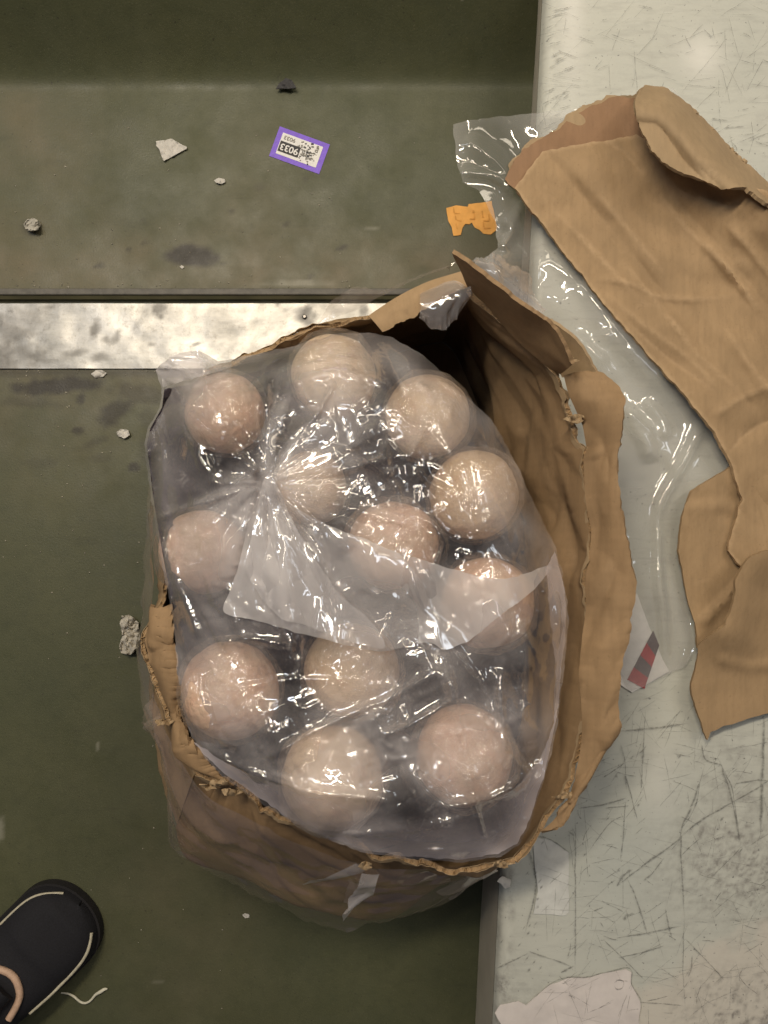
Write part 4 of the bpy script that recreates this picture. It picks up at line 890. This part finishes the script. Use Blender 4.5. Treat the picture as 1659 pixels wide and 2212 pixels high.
OR = [(964, 449), (985, 444), (1010, 446), (1012, 440), (1040, 437), (1062, 434), (1068, 465), (1075, 490), (1073, 497), (1060, 506), (1044, 505), (1036, 497), (1026, 492), (1019, 481), (1014, 485), (1005, 484), (998, 494), (995, 507), (980, 509), (976, 492), (968, 475)]
sheet('paper', OR, lambda x, y: .0012+.0006*fbm(x/20, y/20, 0, 2, 1), M['orange'], 5, 1.0, og, .0004, 61)
for (x, y, l_, w_, a) in [(980, 455, 3, 12, 8), (987, 462, 12, 2.5, 0), (984, 472, 3, 10, 10), (992, 478, 10, 2.5, -8), (986, 490, 3, 12, 12), (1022, 458, 4, 5, 0), (1024, 466, 3, 14, 5), (1020, 474, 12, 2.5, 0), (1042, 464, 3, 14, 8), (1050, 478, 12, 2.5, 0), (1056, 470, 3, 12, 8), (1052, 494, 14, 2.5, 5), (1044, 486, 3, 10, 5)]:
    c = P(x, y, 0); flat_rect('faded_print', c, l_*um, w_*um, math.radians(a), .0021, M['orange_ink'], og, (0, 0), .00003)
def scrap(name, label, cat, pts, z, mat, amp=.003, step=3.5, s=0, jit=1.4, th=.0012):
    o = sheet(name, pts, lambda x, y: z+amp*(fbm(x/8, y/8, 0, 3, s)+.6), mat, step, jit, None, th, s); tag(o, label, cat); return o
scrap('paper_scrap', 'white triangular paper scrap left of the purple sticker', 'paper scrap', [(338, 306), (352, 303), (372, 300), (386, 308), (404, 317), (403, 322), (390, 328), (372, 338), (354, 348), (348, 338), (344, 325), (338, 315)], .002, M['paper'], .002, 4, 1)
scrap('paper_scrap', 'small white crumb between triangular scrap and purple sticker', 'paper scrap', [(463, 389), (473, 384), (485, 387), (487, 393), (478, 398), (466, 395)], .002, M['paper'], .002, 2.5, 2)
scrap('paper_scrap', 'small crumpled greyish pellet near the left edge above the strip', 'paper scrap', [(52, 484), (58, 474), (70, 470), (82, 476), (88, 486), (82, 496), (68, 498), (56, 495)], .004, plain('grey_paper', (.40, .38, .33), .9, 70, .25, .002), .006, 3, 3)
scrap('paper_scrap', 'white crumpled tissue lying left of the box', 'tissue', [(262, 1330), (280, 1328), (299, 1345), (303, 1372), (298, 1396), (282, 1412), (262, 1410), (258, 1392), (264, 1368), (258, 1348)], .006, plain('white_tissue', (.47, .44, .38), .9, 90, .12, .003), .008, 3.5, 4, 2.2)
scrap('paper_scrap', 'tiny white crumb on the dark spot below the metal strip', 'paper scrap', [(252, 934), (262, 927), (276, 930), (279, 940), (268, 946), (256, 942)], .002, M['paper'], .003, 2.5, 5)
scrap('paper_scrap', 'whitish crumb at the lower edge of the metal strip', 'paper scrap', [(198, 808), (206, 800), (220, 800), (230, 806), (222, 814), (206, 814)], .002, M['paper'], .003, 2.5, 6)
scrap('paper_scrap', 'tiny white speck on the floor below the box', 'paper scrap', [(524, 1976), (530, 1973), (538, 1976), (538, 1981), (530, 1983)], .001, M['paper'], .001, 2.5, 7, .5)
scrap('paper_scrap', 'tiny white speck just above the black rail', 'paper scrap', [(388, 576), (393, 573), (398, 577), (394, 581)], .001, M['paper'], .001, 2.5, 8, .4)
o = sheet('rubber_scrap', [(596, 192), (606, 178), (618, 168), (630, 174), (639, 190), (622, 192)], lambda x, y: .009+.002*fbm(x/9, y/9), plain('dark_scrap', (.035, .034, .036), .7), 4, 1, None, .0015, 9); tag(o, 'small dark triangular scrap where the far green floor darkens', 'scrap')

rg_ = random.Random(31); V = []; F = []
spots = [(rg_.uniform(0, 420), 798+abs(rg_.gauss(0, 9))) for k in range(26)]+[(rg_.uniform(0, 760), 621-abs(rg_.gauss(0, 8))) for k in range(34)]+[(rg_.uniform(0, 1000), rg_.uniform(200, 620)) for k in range(45)]+[(rg_.uniform(0, 330), rg_.uniform(810, 1300)) for k in range(40)]+[(rg_.uniform(0, 560), rg_.uniform(1300, 2200)) for k in range(30)]
for (x, y) in spots:
    c = P(x, y, 0); r = rg_.uniform(.0005, .0016); b = len(V); a0 = rg_.uniform(0, 6)
    V += [(c[0]+r*rg_.uniform(.6, 1.5)*math.cos(a0+q*1.57), c[1]+r*rg_.uniform(.6, 1.3)*math.sin(a0+q*1.57), .0006) for q in range(4)]+[(c[0], c[1], .0006+r*.7)]
    F += [(b, b+1, b+4), (b+1, b+2, b+4), (b+2, b+3, b+4), (b+3, b, b+4)]
gr = link('grit', mesh('grit', V, F), plain('floor_grit', (.26, .24, .19), .9, 300, .7), None, False); tag(gr, 'fine pale grit scattered over the green floor', 'grit', None, 'stuff')

def tube(name, pts, r, mat, parent=None, res=6, taper=None):
    c = bpy.data.curves.new(name, 'CURVE'); c.dimensions = '3D'; c.bevel_depth = r; c.bevel_resolution = 3; c.use_fill_caps = True
    sp_ = c.splines.new('NURBS'); sp_.points.add(len(pts)-1); sp_.use_endpoint_u = True; sp_.order_u = 3; sp_.resolution_u = res
    for k, p_ in enumerate(pts): sp_.points[k].co = (*p_, 1); sp_.points[k].radius = taper[k] if taper else 1
    t = bpy.data.objects.new(name, c); COL.objects.link(t); bpy.context.view_layer.update()
    me = bpy.data.meshes.new_from_object(t.evaluated_get(bpy.context.evaluated_depsgraph_get())); bpy.data.objects.remove(t)
    return link(name, me, mat, parent)
o = tube('loose_string', [P(x, y, .003) for x, y in [(132, 2145), (145, 2145), (160, 2152), (172, 2164), (184, 2168), (196, 2162), (206, 2148), (218, 2142), (226, 2136), (232, 2136)]], .0016, M['string'], None, 8, [.6, .8, 1, 1, 1, 1, 1.2, 1.6, 1.4, .6]); tag(o, 'pale curled strand of string beside the shoe', 'string')

# ------------------------------------------------------------------ shoe
sh = empty('shoe', P(60, 2080, 0)); tag(sh, 'black sneaker toe with cream piping in the bottom left corner', 'shoe')
cx_, cy_, _ = P(40, 2110, .03); ax = math.radians(45)      # toe direction in the world
dirv = np.array([math.cos(ax), math.sin(ax)]); sid = np.array([-dirv[1], dirv[0]])
toe = np.array(P(176, 1950, .02)[:2]); LEN, WID = .29, .128
def shoe_w(t):   # half width along the length, t = 0 at the toe tip
    return WID/2*np.clip(np.sqrt(np.clip(1-(1-np.clip(t/.20, 0, 1))**2.3, 0, 1)), 0, 1)*(1-.20*np.clip((t-.35)/.3, 0, 1)+.05*np.clip((t-.7)/.3, 0, 1))
def shoe_h(t): return .030+.022*np.clip(t/.25, 0, 1)+.050*np.clip((t-.28)/.35, 0, 1)**1.3
nt, na = 60, 40; V = []
for i_ in range(nt):
    t = (i_/(nt-1))**1.3; c = toe-dirv*LEN*t; wd = max(.002, float(shoe_w(t))); hh = float(shoe_h(t))*(.55+.45*min(1, t/.06))
    for j_ in range(na):
        a = math.pi*j_/(na-1); q = c+sid*wd*math.copysign(abs(math.cos(a))**.8, math.cos(a))
        V.append((q[0], q[1], .012+hh*math.sin(a)**.75))
up = link('upper', mesh('upper', V, grid_faces(nt, na)), M['shoe'], sh)
V = []; 
so_ = [toe-dirv*LEN*t+sid*sg*(float(shoe_w(t))+.002)+dirv*.003*(1-t*4 if t < .25 else 0) for sg, rng in ((1, np.linspace(1, 0, 50)**1.4), (-1, np.linspace(0, 1, 50)**1.4)) for t in rng]
V = [(p_[0], p_[1], .0015) for p_ in so_]+[(p_[0], p_[1], .016) for p_ in so_]; n_ = len(so_)
F = [(k, (k+1) % n_, n_+(k+1) % n_, n_+k) for k in range(n_)]+[tuple(range(n_))[::-1], tuple(range(n_, 2*n_))]
link('sole', mesh('sole', V, F), M['sole'], sh, False)
def on_shoe(t, u, lift=.001):   # u in -1..1 across
    c = toe-dirv*LEN*t; wd = float(shoe_w(t)); hh = float(shoe_h(t))*(.55+.45*min(1, t/.06)); cu = max(-1, min(1, u)); aa = math.acos(math.copysign(abs(cu)**(1/.8), cu))
    q = c+sid*wd*u; return (q[0], q[1], .012+hh*math.sin(aa)**.75+lift)
tube('piping', [on_shoe(t, .93) for t in (.02, .06, .12, .20, .30)], .0018, M['piping'], sh)
tube('piping', [on_shoe(t, -.90) for t in (.045, .08, .13, .20, .28, .36, .46)], .0024, M['piping'], sh)
tube('trim', [on_shoe(t, u, .002) for t, u in ((.40, .55), (.36, .25), (.345, 0), (.36, -.25), (.40, -.5), (.48, -.62))], .0048, M['tan'], sh)
tube('tongue', [on_shoe(t, 0, .004) for t in (.40, .45, .5, .56)], .020, M['shoe'], sh)
tube('lace', [on_shoe(.46, .2, .016), on_shoe(.455, 0, .021), on_shoe(.46, -.25, .016)], .004, M['piping'], sh)
